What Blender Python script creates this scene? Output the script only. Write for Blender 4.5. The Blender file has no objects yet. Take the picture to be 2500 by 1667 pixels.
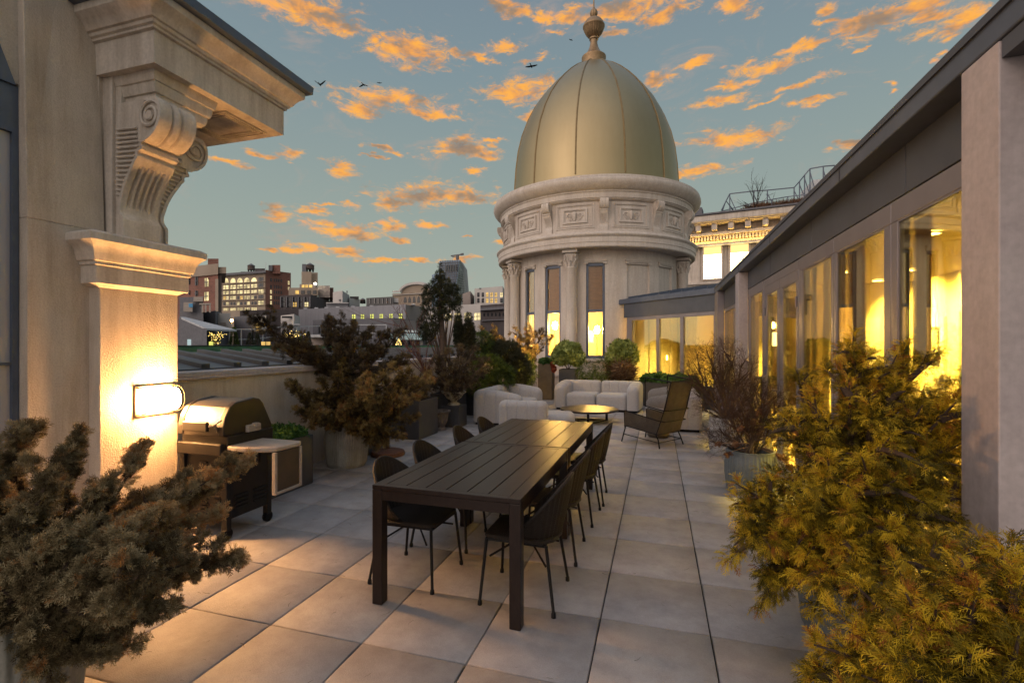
import bpy, bmesh, math, random
import numpy as np
from mathutils import Vector, Matrix
sc = bpy.context.scene
C = sc.collection
R = math.radians
rng = np.random.default_rng(7)
random.seed(7)

# ------------------------------------------------------------------ camera
TH = R(16.7); F = 1180.0; CX = 1250.0; CY = 842.0; H = 1.62
cT, sT = math.cos(TH), math.sin(TH)
def W(u, v, d):
    """world point lying d metres in front of the camera on the sight line of photo position u, v"""
    a = (u - CX) / F; b = (CY - v) / F
    return Vector(((a * cT - sT) * d, (a * sT + cT) * d, H + b * d))
cam = bpy.data.cameras.new('camera'); cam.sensor_width = 36; cam.lens = 36 * F / 2500
cam.shift_y = (842 - 833.5) / 2500; cam.clip_end = 3000; cam.clip_start = 0.05
co = bpy.data.objects.new('camera', cam); C.objects.link(co)
co.location = (0, 0, H); co.rotation_euler = (R(90), 0, TH); sc.camera = co

# ------------------------------------------------------------------ materials
def nt(name):
    m = bpy.data.materials.new(name); m.use_nodes = True
    n = m.node_tree.nodes; n.clear()
    out = n.new('ShaderNodeOutputMaterial')
    return m, n, m.node_tree.links, out
def ramp(n, stops):
    r = n.new('ShaderNodeValToRGB'); e = r.color_ramp.elements
    while len(e) < len(stops): e.new(0.5)
    for k, (p, c) in enumerate(stops): e[k].position = p; e[k].color = (*c, 1)
    return r
def pm(name, col, rough=0.7, metal=0.0, col2=None, scale=6.0, bump=0.0, bscale=60.0, stain=None, tint=None, spec=0.5, stretch=(1, 1, 1), sheen=0, subs=0):
    """procedural surface: two tones mixed by noise, fine bump, optional vertical stains, optional per-piece tint"""
    m, n, l, out = nt(name)
    b = n.new('ShaderNodeBsdfPrincipled'); l.new(b.outputs[0], out.inputs[0])
    b.inputs['Roughness'].default_value = rough; b.inputs['Metallic'].default_value = metal
    b.inputs['Specular IOR Level'].default_value = spec
    tc = n.new('ShaderNodeTexCoord')
    mp = n.new('ShaderNodeMapping'); mp.inputs['Scale'].default_value = stretch
    l.new(tc.outputs['Object'], mp.inputs[0])
    no = n.new('ShaderNodeTexNoise'); no.inputs['Scale'].default_value = scale; no.inputs['Detail'].default_value = 6; no.inputs['Roughness'].default_value = 0.65
    l.new(mp.outputs[0], no.inputs['Vector'])
    if col2 is None: col2 = tuple(min(1, c * 1.22) for c in col); col = tuple(c * 0.84 for c in col)
    r = ramp(n, [(0.3, col), (0.7, col2)]); l.new(no.outputs[0], r.inputs[0])
    cur = r.outputs[0]
    if tint:
        at = n.new('ShaderNodeAttribute'); at.attribute_name = 'tint'
        rt = ramp(n, tint); l.new(at.outputs['Fac'], rt.inputs[0])
        mx = n.new('ShaderNodeMix'); mx.data_type = 'RGBA'; mx.blend_type = 'MULTIPLY'; mx.inputs[0].default_value = 1
        l.new(cur, mx.inputs[6]); l.new(rt.outputs[0], mx.inputs[7]); cur = mx.outputs[2]
    if stain:
        m2 = n.new('ShaderNodeMapping'); m2.inputs['Scale'].default_value = (5, 5, 0.55); l.new(tc.outputs['Object'], m2.inputs[0])
        n2 = n.new('ShaderNodeTexNoise'); n2.inputs['Scale'].default_value = 1.4; n2.inputs['Detail'].default_value = 8; n2.inputs['Roughness'].default_value = 0.7; l.new(m2.outputs[0], n2.inputs['Vector'])
        r2 = ramp(n, [(0.42, (1, 1, 1)), (0.72, stain)]); l.new(n2.outputs[0], r2.inputs[0])
        mx = n.new('ShaderNodeMix'); mx.data_type = 'RGBA'; mx.blend_type = 'MULTIPLY'; mx.inputs[0].default_value = 1
        l.new(cur, mx.inputs[6]); l.new(r2.outputs[0], mx.inputs[7]); cur = mx.outputs[2]
    l.new(cur, b.inputs['Base Color'])
    if sheen: b.inputs['Sheen Weight'].default_value = sheen
    if subs: b.inputs['Subsurface Weight'].default_value = subs
    if bump:
        nb = n.new('ShaderNodeTexNoise'); nb.inputs['Scale'].default_value = bscale; nb.inputs['Detail'].default_value = 4
        l.new(tc.outputs['Object'], nb.inputs['Vector'])
        rg = ramp(n, [(0.3, (0.90, 0.90, 0.90)), (0.7, (1.08, 1.08, 1.08))]); l.new(nb.outputs[0], rg.inputs[0]); mg = n.new('ShaderNodeMix'); mg.data_type = 'RGBA'; mg.blend_type = 'MULTIPLY'; mg.inputs[0].default_value = 1; l.new(cur, mg.inputs[6]); l.new(rg.outputs[0], mg.inputs[7]); l.new(mg.outputs[2], b.inputs['Base Color'])
        bp = n.new('ShaderNodeBump'); bp.inputs['Strength'].default_value = bump; bp.inputs['Distance'].default_value = 0.01
        l.new(nb.outputs[0], bp.inputs['Height']); l.new(bp.outputs[0], b.inputs['Normal'])
    return m
def em(name, col, s, var=0.0, vscale=3.0, sample=True):
    m, n, l, out = nt(name)
    e = n.new('ShaderNodeEmission'); e.inputs[1].default_value = s; l.new(e.outputs[0], out.inputs[0])
    if var:
        tc = n.new('ShaderNodeTexCoord'); no = n.new('ShaderNodeTexNoise'); no.inputs['Scale'].default_value = vscale
        l.new(tc.outputs['Object'], no.inputs['Vector'])
        r = ramp(n, [(0.35, tuple(c * (1 - var) for c in col)), (0.65, col)]); l.new(no.outputs[0], r.inputs[0]); l.new(r.outputs[0], e.inputs[0])
    else: e.inputs[0].default_value = (*col, 1)
    if not sample: m.cycles.emission_sampling = 'NONE'
    return m
def glassm(name, tint, k=1.0, base=0.0, gcol=(1, 1, 1)):
    m, n, l, out = nt(name)
    t = n.new('ShaderNodeBsdfTransparent'); t.inputs[0].default_value = (*tint, 1)
    g = n.new('ShaderNodeBsdfGlossy'); g.inputs['Roughness'].default_value = 0.0; g.inputs[0].default_value = (*gcol, 1)
    f = n.new('ShaderNodeFresnel'); f.inputs[0].default_value = 1.5
    mu = n.new('ShaderNodeMath'); mu.operation = 'MULTIPLY_ADD'; mu.inputs[1].default_value = k; mu.inputs[2].default_value = base; mu.use_clamp = True
    l.new(f.outputs[0], mu.inputs[0])
    x = n.new('ShaderNodeMixShader'); l.new(mu.outputs[0], x.inputs[0]); l.new(t.outputs[0], x.inputs[1]); l.new(g.outputs[0], x.inputs[2]); l.new(x.outputs[0], out.inputs[0])
    return m
def brickm(name, c1, c2, mortar, scale=3.0):
    m, n, l, out = nt(name)
    b = n.new('ShaderNodeBsdfPrincipled'); b.inputs['Roughness'].default_value = 0.9; l.new(b.outputs[0], out.inputs[0])
    tc = n.new('ShaderNodeTexCoord'); sp = n.new('ShaderNodeSeparateXYZ'); l.new(tc.outputs['Object'], sp.inputs[0])
    ad = n.new('ShaderNodeMath'); ad.operation = 'ADD'; l.new(sp.outputs[0], ad.inputs[0]); l.new(sp.outputs[1], ad.inputs[1])
    cb = n.new('ShaderNodeCombineXYZ'); l.new(ad.outputs[0], cb.inputs[0]); l.new(sp.outputs[2], cb.inputs[1])
    br = n.new('ShaderNodeTexBrick'); br.inputs['Scale'].default_value = scale
    br.inputs['Color1'].default_value = (*c1, 1); br.inputs['Color2'].default_value = (*c2, 1); br.inputs['Mortar'].default_value = (*mortar, 1)
    l.new(cb.outputs[0], br.inputs['Vector'])
    no = n.new('ShaderNodeTexNoise'); no.inputs['Scale'].default_value = 0.35; no.inputs['Detail'].default_value = 6; l.new(tc.outputs['Object'], no.inputs['Vector'])
    r = ramp(n, [(0.3, (0.65, 0.65, 0.65)), (0.7, (1.1, 1.08, 1.05))]); l.new(no.outputs[0], r.inputs[0])
    mx = n.new('ShaderNodeMix'); mx.data_type = 'RGBA'; mx.blend_type = 'MULTIPLY'; mx.inputs[0].default_value = 1
    l.new(br.outputs[0], mx.inputs[6]); l.new(r.outputs[0], mx.inputs[7]); l.new(mx.outputs[2], b.inputs['Base Color'])
    return m

MT = {}
MT['tile'] = pm('concrete_paver', (0.275, 0.26, 0.25), 0.6, 0, (0.40, 0.375, 0.355), 2.6, 0.35, 160, tint=[(0, (0.93, 0.93, 0.95)), (1, (1.03, 1.02, 1.0))], stain=(0.80, 0.78, 0.77))
MT['joint'] = pm('joint_grit', (0.012, 0.012, 0.011), 0.95)
MT['stucco'] = pm('cream_stucco', (0.50, 0.43, 0.355), 0.85, 0, (0.59, 0.51, 0.425), 3.5, 0.55, 95, stain=(0.72, 0.66, 0.60))
MT['stone'] = pm('painted_limestone', (0.55, 0.485, 0.42), 0.75, 0, (0.64, 0.57, 0.49), 4, 0.18, 50, stain=(0.66, 0.62, 0.58))
MT['tstone'] = pm('tower_limestone', (0.53, 0.47, 0.41), 0.8, 0, (0.60, 0.54, 0.47), 1.5, 0.15, 26, stain=(0.80, 0.76, 0.73))
MT['gold'] = pm('painted_gold_dome', (0.325, 0.26, 0.14), 0.38, 0.8, (0.355, 0.285, 0.16), 0.5, 0.0, 2.0, stain=(0.95, 0.94, 0.93))
MT['goldrib'] = pm('bronze_seam', (0.24, 0.17, 0.08), 0.45, 0.7)
MT['finial'] = pm('gilded_finial', (0.24, 0.155, 0.08), 0.45, 0.5, (0.34, 0.23, 0.12), 12)
MT['zinc'] = pm('grey_zinc', (0.075, 0.092, 0.13), 0.42, 0.2, (0.105, 0.125, 0.165), 2.5, 0.1, 8)
MT['fascia'] = pm('grey_metal_panel', (0.060, 0.068, 0.086), 0.5, 0.1, (0.082, 0.090, 0.11), 1.2, 0.05, 5)
MT['frame'] = pm('window_aluminium', (0.20, 0.18, 0.19), 0.38, 0.35, (0.25, 0.225, 0.235), 3)
MT['pier'] = pm('painted_pier', (0.42, 0.37, 0.37), 0.6, 0, (0.48, 0.43, 0.42), 3, 0.1, 30, stain=(0.85, 0.83, 0.82))
MT['glass'] = glassm('pane_glass', (0.98, 0.96, 0.66), 0.75, 0.03)
MT['tglass'] = glassm('tower_glass', (0.95, 0.91, 0.78), 0.5, 0.01)
MT['dglass'] = glassm('door_glass', (0.85, 0.85, 0.85), 1.6, 0.1)
MT['shade'] = pm('brown_blind', (0.20, 0.085, 0.035), 0.8, 0, (0.32, 0.15, 0.06), 3, 0.4, 20, stretch=(1, 1, 9))
MT['wtable'] = pm('dark_brown_slats', (0.017, 0.010, 0.008), 0.33, 0, (0.028, 0.018, 0.014), 9, 0.12, 120, stretch=(3, 0.5, 1), spec=0.28)
MT['black'] = pm('black_powder_coat', (0.007, 0.006, 0.006), 0.5, 0.0, spec=0.2)
MT['wicker'] = pm('dark_wicker', (0.014, 0.011, 0.009), 0.5, 0, (0.036, 0.027, 0.020), 70, 0.8, 260, stretch=(1, 1, 3), spec=0.22)
MT['sofa'] = pm('pale_grey_upholstery', (0.34, 0.32, 0.31), 0.95, 0, (0.42, 0.395, 0.375), 30, 0.35, 420, sheen=0.3)
MT['mesh'] = pm('bronze_cord_mesh', (0.055, 0.043, 0.032), 0.6, 0, (0.10, 0.08, 0.06), 8)
MT['grill'] = pm('black_enamel', (0.008, 0.007, 0.006), 0.42, 0.0, (0.018, 0.014, 0.012), 6, spec=.35)
MT['steel'] = pm('brushed_steel', (0.15, 0.135, 0.12), 0.42, 0.8, (0.22, 0.20, 0.18), 3, 0.1, 40, stretch=(0.3, 1, 9))
MT['lid'] = pm('dark_enamel_lid', (0.016, 0.015, 0.014), 0.42, 0.2, (0.045, 0.04, 0.036), 3, 0.1, 40, stretch=(0.3, 1, 9))  # plain dark enamel, lightly mottled between two tones
MT['shelf'] = pm('worn_grey_plastic', (0.30, 0.25, 0.20), 0.5, 0, (0.40, 0.34, 0.28), 8, 0.1, 60)
MT['potc'] = pm('pale_glazed_clay', (0.26, 0.25, 0.215), 0.55, 0, (0.38, 0.36, 0.31), 5, 0.2, 60, stain=(0.6, 0.55, 0.48))
MT['potb'] = pm('blue_grey_clay', (0.10, 0.12, 0.13), 0.5, 0, (0.17, 0.19, 0.195), 5, 0.15, 60)
MT['potw'] = pm('whitish_pot', (0.30, 0.30, 0.30), 0.6, 0, (0.40, 0.39, 0.38), 5)
MT['box'] = pm('charcoal_planter', (0.035, 0.036, 0.040), 0.55, 0, (0.055, 0.055, 0.058), 4)
MT['bronze'] = pm('bronze_planter', (0.11, 0.085, 0.055), 0.45, 0.4, (0.17, 0.13, 0.085), 4)
MT['urn'] = pm('weathered_terracotta', (0.08, 0.065, 0.055), 0.85, 0, (0.15, 0.12, 0.10), 14, 0.5, 60)
MT['urnc'] = pm('cream_urn', (0.36, 0.32, 0.24), 0.7, 0, (0.45, 0.40, 0.30), 9)
MT['rust'] = pm('rusty_iron', (0.10, 0.035, 0.018), 0.6, 0.3, (0.19, 0.075, 0.035), 12, 0.4, 60)
MT['soil'] = pm('potting_soil', (0.02, 0.014, 0.010), 0.95, 0, (0.045, 0.032, 0.022), 30, 0.8, 60)
MT['bark'] = pm('brown_bark', (0.045, 0.028, 0.018), 0.9, 0, (0.10, 0.065, 0.045), 30, 0.6, 80, stretch=(1, 1, 0.3))
MT['redbark'] = pm('red_twigs', (0.075, 0.022, 0.018), 0.7, 0, (0.12, 0.045, 0.03), 20)
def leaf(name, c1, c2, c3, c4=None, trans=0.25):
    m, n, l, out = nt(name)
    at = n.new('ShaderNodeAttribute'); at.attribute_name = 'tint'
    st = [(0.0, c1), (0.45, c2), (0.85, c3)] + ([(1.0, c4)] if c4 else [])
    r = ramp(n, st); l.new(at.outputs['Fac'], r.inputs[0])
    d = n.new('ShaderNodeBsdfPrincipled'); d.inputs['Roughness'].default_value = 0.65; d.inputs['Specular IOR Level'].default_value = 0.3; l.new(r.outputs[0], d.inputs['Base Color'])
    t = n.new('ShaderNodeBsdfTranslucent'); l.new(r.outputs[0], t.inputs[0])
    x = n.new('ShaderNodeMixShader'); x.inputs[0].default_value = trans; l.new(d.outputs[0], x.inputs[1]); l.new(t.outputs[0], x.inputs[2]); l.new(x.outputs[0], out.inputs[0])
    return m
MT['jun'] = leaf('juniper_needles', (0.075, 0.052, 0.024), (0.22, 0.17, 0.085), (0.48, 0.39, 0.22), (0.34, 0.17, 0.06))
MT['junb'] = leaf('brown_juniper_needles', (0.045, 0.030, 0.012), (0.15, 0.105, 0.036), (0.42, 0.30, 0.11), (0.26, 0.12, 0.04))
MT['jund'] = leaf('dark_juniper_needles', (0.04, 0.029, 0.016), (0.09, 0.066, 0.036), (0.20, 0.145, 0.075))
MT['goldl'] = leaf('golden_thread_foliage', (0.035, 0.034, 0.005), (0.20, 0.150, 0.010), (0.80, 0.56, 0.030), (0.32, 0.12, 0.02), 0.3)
MT['green'] = leaf('green_foliage', (0.025, 0.042, 0.008), (0.065, 0.10, 0.016), (0.16, 0.20, 0.03))
MT['lgreen'] = leaf('pale_green_foliage', (0.11, 0.14, 0.03), (0.24, 0.29, 0.07), (0.42, 0.47, 0.15))
MT['dgreen'] = leaf('dark_conifer_foliage', (0.020, 0.025, 0.013), (0.042, 0.050, 0.026), (0.085, 0.088, 0.045))
MT['bright'] = leaf('boxwood_leaves', (0.02, 0.05, 0.01), (0.05, 0.12, 0.02), (0.10, 0.20, 0.035))
MT['dead'] = leaf('dry_flower_heads', (0.10, 0.04, 0.02), (0.20, 0.10, 0.05), (0.30, 0.22, 0.15))
MT['redl'] = leaf('red_petals', (0.20, 0.03, 0.01), (0.35, 0.06, 0.02), (0.45, 0.10, 0.03))

# ------------------------------------------------------------------ mesh accumulator
class M:
    def __init__(s): s.v = []; s.f = []
    def add(s, vs, fs):
        o = len(s.v); s.v.extend([tuple(p) for p in vs]); s.f.extend([tuple(i + o for i in f) for f in fs]); return s
    def box(s, x0, x1, y0, y1, z0, z1):
        return s.add([(x0, y0, z0), (x1, y0, z0), (x1, y1, z0), (x0, y1, z0), (x0, y0, z1), (x1, y0, z1), (x1, y1, z1), (x0, y1, z1)],
                     [(0, 3, 2, 1), (4, 5, 6, 7), (0, 1, 5, 4), (1, 2, 6, 5), (2, 3, 7, 6), (3, 0, 4, 7)])
    def hexa(s, p):
        return s.add(p, [(0, 3, 2, 1), (4, 5, 6, 7), (0, 1, 5, 4), (1, 2, 6, 5), (2, 3, 7, 6), (3, 0, 4, 7)])
    def prism(s, poly, z0, z1, axis='z'):
        n = len(poly)
        if axis == 'z': lo = [(x, y, z0) for x, y in poly]; hi = [(x, y, z1) for x, y in poly]
        elif axis == 'y': lo = [(x, z0, y) for x, y in poly]; hi = [(x, z1, y) for x, y in poly]
        else: lo = [(z0, x, y) for x, y in poly]; hi = [(z1, x, y) for x, y in poly]
        fs = [tuple(range(n))[::-1], tuple(range(n, 2 * n))] + [(k, (k + 1) % n, (k + 1) % n + n, k + n) for k in range(n)]
        return s.add(lo + hi, fs)
    def tube(s, pts, r, n=6, cap=True):
        P = [Vector(p) for p in pts]; rs = r if hasattr(r, '__len__') else [r] * len(P)
        vs = []; fs = []; up = None
        for k, p in enumerate(P):
            t = (P[min(k + 1, len(P) - 1)] - P[max(k - 1, 0)])
            if t.length < 1e-9: t = Vector((0, 0, 1))
            t.normalize()
            if up is None: up = t.orthogonal().normalized()
            else:
                up = up - t * up.dot(t)
                up = up.normalized() if up.length > 1e-6 else t.orthogonal().normalized()
            w = t.cross(up)
            for j in range(n):
                a = 2 * math.pi * (j + 0.5) / n; vs.append(p + (up * math.cos(a) + w * math.sin(a)) * rs[k])
        for k in range(len(P) - 1):
            for j in range(n): a = k * n + j; b = k * n + (j + 1) % n; fs.append((a, b, b + n, a + n))
        if cap: fs.append(tuple(range(n))[::-1]); fs.append(tuple(range((len(P) - 1) * n, len(P) * n)))
        return s.add(vs, fs)
    def lathe(s, prof, n=32, c=(0, 0, 0), a0=0.0, a1=2 * math.pi, rf=None):
        full = abs(a1 - a0 - 2 * math.pi) < 1e-6; m = n if full else n + 1; vs = []; fs = []
        for (r, z) in prof:
            for j in range(m):
                a = a0 + (a1 - a0) * j / n; q = r * (rf(a, z) if rf else 1)
                vs.append((c[0] + q * math.cos(a), c[1] + q * math.sin(a), c[2] + z))
        for k in range(len(prof) - 1):
            for j in range(n):
                a = k * m + j; b = k * m + ((j + 1) % m if full else j + 1); fs.append((a, b, b + m, a + m))
        return s.add(vs, fs)
    def rect(s, x0, x1, y0, y1, prof, cap=True):
        """sweep a moulding profile [(offset, z)...] round a rectangle with mitred corners"""
        vs = []; fs = []
        for (o, z) in prof: vs += [(x0 - o, y0 - o, z), (x1 + o, y0 - o, z), (x1 + o, y1 + o, z), (x0 - o, y1 + o, z)]
        for k in range(len(prof) - 1):
            for j in range(4): a = k * 4 + j; b = k * 4 + (j + 1) % 4; fs.append((a, b, b + 4, a + 4))
        if cap: q = (len(prof) - 1) * 4; fs += [(3, 2, 1, 0), (q, q + 1, q + 2, q + 3)]
        return s.add(vs, fs)
    def pad(s, x0, x1, y0, y1, z0, z1, n=1, r=.07, seam=.012, axis='x', slope=0.0):
        """upholstered block, rounded all round, with n channels stitched across its length"""
        if axis == 'y': a0, a1, b0, b1 = y0, y1, x0, x1
        else: a0, a1, b0, b1 = x0, x1, y0, y1
        xs = [a0 + r * (1 - math.cos(t)) for t in np.linspace(0, math.pi / 2, 6)] + [a1 - r * (1 - math.cos(t)) for t in np.linspace(math.pi / 2, 0, 6)]
        for k in range(1, n):
            c = a0 + (a1 - a0) * k / n; xs += [c + q for q in (-.03, -.016, -.007, 0, .007, .016, .03)]
        xs = sorted(set(xs)); m = 0; vs = []; fs = []
        for x in xs:
            e = 0
            if x < a0 + r: q = (a0 + r - x) / r; e = r * (1 - math.sqrt(max(0, 1 - q * q)))
            if x > a1 - r: q = (x - a1 + r) / r; e = r * (1 - math.sqrt(max(0, 1 - q * q)))
            for k in range(1, n): e += seam * math.exp(-((x - a0 - (a1 - a0) * k / n) / .008) ** 2)
            zt = z1 - e * (1 - .3) - slope * max(0, 1 - (x - a0) / (a1 - a0) * 1.6) ** 1.5; lo, hi = b0 + e * .8, b1 - e * .8; rr = min(r, (hi - lo) / 2 - .001)
            loop = [(lo, z0), (lo, zt - rr)] + [(lo + rr * (1 - math.cos(t)), zt - rr + rr * math.sin(t)) for t in np.linspace(.2, math.pi / 2, 6)] + [(hi - rr * (1 - math.cos(t)), zt - rr + rr * math.sin(t)) for t in np.linspace(math.pi / 2, .2, 6)] + [(hi, zt - rr), (hi, z0)]
            m = len(loop); vs += [((x, b, z) if axis == 'x' else (b, x, z)) for b, z in loop]
        for k in range(len(xs) - 1):
            for j in range(m): fs.append((k * m + j, k * m + (j + 1) % m, k * m + m + (j + 1) % m, k * m + m + j))
        fs += [tuple(range(m))[::-1], tuple(range((len(xs) - 1) * m, len(xs) * m))]
        return s.add(vs, fs)
    def bar(s, p0, p1, w, h, up=(0, 0, 1)):
        p0 = Vector(p0); p1 = Vector(p1); t = (p1 - p0).normalized(); up = Vector(up); x = t.cross(up)
        if x.length < 1e-6: x = Vector((1, 0, 0))
        x.normalize(); u = x.cross(t)
        a = x * w / 2; b = u * h / 2
        return s.hexa([p0 - a - b, p0 + a - b, p1 + a - b, p1 - a - b, p0 - a + b, p0 + a + b, p1 + a + b, p1 - a + b])
    def xf(s, mat):
        s.v = [tuple(mat @ Vector(p)) for p in s.v]; return s
    def build(s, name, mat, parent=None, smooth=False, bevel=0.0, seg=2, loc=None, rz=0.0, ang=40, tint=None):
        me = bpy.data.meshes.new(name); me.from_pydata(s.v, [], s.f)
        bm = bmesh.new(); bm.from_mesh(me); bmesh.ops.recalc_face_normals(bm, faces=bm.faces)
        if bevel:
            es = [e for e in bm.edges if len(e.link_faces) == 2 and e.calc_face_angle(0) > R(30)]
            bmesh.ops.bevel(bm, geom=es, offset=bevel, segments=seg, profile=0.5, affect='EDGES', clamp_overlap=True)
        bm.to_mesh(me); bm.free()
        me.materials.append(mat)
        if smooth:
            me.polygons.foreach_set('use_smooth', [True] * len(me.polygons))
            me.set_sharp_from_angle(angle=R(ang))
        o = bpy.data.objects.new(name, me); C.objects.link(o)
        if parent: o.parent = parent
        if loc is not None: o.location = loc
        if rz: o.rotation_euler = (0, 0, rz)
        return o
def thing(name, label, cat, loc=(0, 0, 0), rz=0.0, group=None):
    o = bpy.data.objects.new(name, None); C.objects.link(o); o.empty_display_size = 0.2
    o.location = loc; o.rotation_euler = (0, 0, rz); o['label'] = label; o['category'] = cat
    if group: o['group'] = group
    return o
def tag(o, label, cat, group=None, kind=None):
    if label: o['label'] = label
    if cat: o['category'] = cat
    if group: o['group'] = group
    if kind: o['kind'] = kind
    return o
def struct(o, label=None): o['kind'] = 'structure'; (label and o.__setitem__('label', label)); return o
def dup(root, loc, rz, label):
    r = root.copy(); C.objects.link(r); r.location = loc; r.rotation_euler = (0, 0, rz); r['label'] = label
    for ch in list(root.children):
        c = ch.copy(); C.objects.link(c); c.parent = r
        for g in ch.children: d = g.copy(); C.objects.link(d); d.parent = c
    return r
def lamp(name, loc, energy, col, size=0.05, kind='POINT', parent=None, rot=None, spread=180):
    d = bpy.data.lights.new(name, kind); d.energy = energy; d.color = col
    if kind == 'AREA': d.shape = 'DISK'; d.size = size; d.spread = R(spread)
    else: d.shadow_soft_size = size
    o = bpy.data.objects.new(name, d); C.objects.link(o); o.location = loc
    if rot: o.rotation_euler = rot
    if parent: o.parent = parent
    return o

# ------------------------------------------------------------------ foliage by stamping
def mesh_np(name, V, Q, tint, mat, parent=None):
    me = bpy.data.meshes.new(name); nv, nq = len(V), len(Q)
    me.vertices.add(nv); me.vertices.foreach_set('co', V.astype(np.float32).ravel())
    me.loops.add(nq * 4); me.loops.foreach_set('vertex_index', Q.astype(np.int32).ravel())
    me.polygons.add(nq); me.polygons.foreach_set('loop_start', np.arange(0, nq * 4, 4, dtype=np.int32)); me.polygons.foreach_set('loop_total', np.full(nq, 4, np.int32))
    me.update(calc_edges=True)
    at = me.attributes.new('tint', 'FLOAT', 'POINT'); at.data.foreach_set('value', tint.astype(np.float32))
    me.materials.append(mat); o = bpy.data.objects.new(name, me); C.objects.link(o)
    if parent: o.parent = parent
    return o
def ribbon(pts, w, axis):
    """thin strip along pts, tapering to the tip"""
    pts = np.array(pts, float); n = len(pts); ax = np.array(axis, float); ax /= np.linalg.norm(ax)
    V = []; Q = []
    for k, p in enumerate(pts):
        ww = w * (1 - 0.75 * k / (n - 1)) if k else w * 0.7
        V += [p - ax * ww / 2, p + ax * ww / 2]
    for k in range(n - 1): Q.append((2 * k, 2 * k + 1, 2 * k + 3, 2 * k + 2))
    return V, Q
def tmpl(parts):
    V = []; Q = []
    for v, q in parts:
        o = len(V); V += list(v); Q += [tuple(i + o for i in f) for f in q]
    return np.array(V), np.array(Q)
def t_juniper(L=0.07, seed=0, tw=7, w=0.008):
    r = np.random.default_rng(seed); P = []
    P.append(ribbon([(0, 0, 0), (0, 0, L * 0.5), (0, 0, L)], w, (1, 0, 0)))
    for k in range(tw):
        t = 0.12 + 0.8 * k / tw; a = k * 2.4 + r.uniform(-.3, .3); l = L * (0.62 - 0.38 * t) * r.uniform(.8, 1.2)
        d = np.array([math.cos(a) * .75, math.sin(a) * .75, 0.75]); p = np.array([0, 0, L * t])
        ax = np.cross(d, r.normal(size=3))
        P.append(ribbon([p, p + d * l * .55, p + d * l + np.array([0, 0, l * .15])], w * .95, ax))
        for s in (-1, 1):
            q = p + d * l * .45; d2 = d + np.cross(d, (0, 0, 1)) * s * .9
            P.append(ribbon([q, q + d2 * l * .42], w * .85, np.cross(d2, r.normal(size=3))))
    return tmpl(P)
def t_thread(L=0.15, seed=0, w=0.0032, side=7):
    r = np.random.default_rng(seed); P = []
    def arc(p, d, l, droop, n=3):
        q = [np.array(p, float)]; d = np.array(d, float)
        for k in range(n): d = d + np.array([-droop, 0, 0]) * 0; q.append(q[-1] + d / np.linalg.norm(d) * l / n); d = d + np.array([0, -droop, 0])
        return q
    m = arc((0, 0, 0), (0, .25, 1), L, 0.42, 4); P.append(ribbon(m, w * 1.3, (1, 0, 0)))
    for k in range(side):
        t = 0.15 + 0.8 * k / side; i = min(int(t * 4), 3); p = m[i] + (m[i + 1] - m[i]) * (t * 4 - i)
        s = 1 if k % 2 else -1; d = np.array([s * r.uniform(.6, 1.0), r.uniform(-.25, .12), r.uniform(.6, 1.0)]); l = L * (0.50 - 0.30 * t) * r.uniform(.75, 1.25)
        q = arc(p, d, l, 0.50, 3); P.append(ribbon(q, w, np.cross(d, (0, 1, 0)) + r.normal(size=3) * .25))
        if k % 3 == 0:
            d2 = d + np.array([-s * .8, r.uniform(-.4, .1), .1]); P.append(ribbon(arc(q[1], d2, l * .5, .3, 2), w, np.cross(d2, r.normal(size=3))))
    return tmpl(P)
def t_leaf(L=0.03, n=6, seed=0, wid=0.5, up=0.5):
    r = np.random.default_rng(seed); P = []
    for k in range(n):
        a = k * 2.4; d = np.array([math.cos(a), math.sin(a), r.uniform(up * .4, up * 1.6)]); d /= np.linalg.norm(d); ax = np.cross(d, (0, 0, 1)) + r.normal(size=3) * .2
        ax /= np.linalg.norm(ax); p = np.array([0, 0, L * .6 * k / n]); w = L * wid / 2
        V = [p, p + d * L * .5 + ax * w, p + d * L, p + d * L * .5 - ax * w]; P.append((V, [(0, 1, 2, 3)]))
    return tmpl(P)
def stamp(T, pos, dirs, scl, gr=0.0):
    """T: list of templates; place one at each pos, its z axis along dirs; returns V, Q, index"""
    pos = np.asarray(pos, float); dirs = np.asarray(dirs, float); n = len(pos)
    z = dirs / np.maximum(np.linalg.norm(dirs, axis=1, keepdims=True), 1e-9)
    # y axis = up-ish for drooping templates, with a little random roll
    up = np.tile(np.array([0, 0, 1.0]), (n, 1)) + rng.normal(size=(n, 3)) * (0.35 if gr else 5.0)
    x = np.cross(up, z); x /= np.maximum(np.linalg.norm(x, axis=1, keepdims=True), 1e-9); y = np.cross(z, x)
    which = rng.integers(0, len(T), n); Vs = []; Qs = []; Is = []; off = 0
    for k, (tv, tq) in enumerate(T):
        idx = np.where(which == k)[0]
        if not len(idx): continue
        m = len(idx); nv = len(tv); s = scl[idx][:, None, None]
        P = (tv[None, :, 0:1] * x[idx][:, None, :] + tv[None, :, 1:2] * y[idx][:, None, :] + tv[None, :, 2:3] * z[idx][:, None, :]) * s + pos[idx][:, None, :]
        Vs.append(P.reshape(-1, 3)); Qs.append((tq[None] + (np.arange(m) * nv)[:, None, None] + off).reshape(-1, 4)); Is.append(np.repeat(idx, nv)); off += m * nv
    return np.concatenate(Vs), np.concatenate(Qs), np.concatenate(Is)
def curve(p0, p1, bend, n=10):
    p0 = np.array(p0, float); p1 = np.array(p1, float); b = np.array(bend, float)
    t = np.linspace(0, 1, n)[:, None]; mid = (p0 + p1) / 2 + b
    return (1 - t) ** 2 * p0 + 2 * t * (1 - t) * mid + t * t * p1
TJ = [t_juniper(0.062, seed=k, tw=8, w=0.0062) for k in range(4)]
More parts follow.
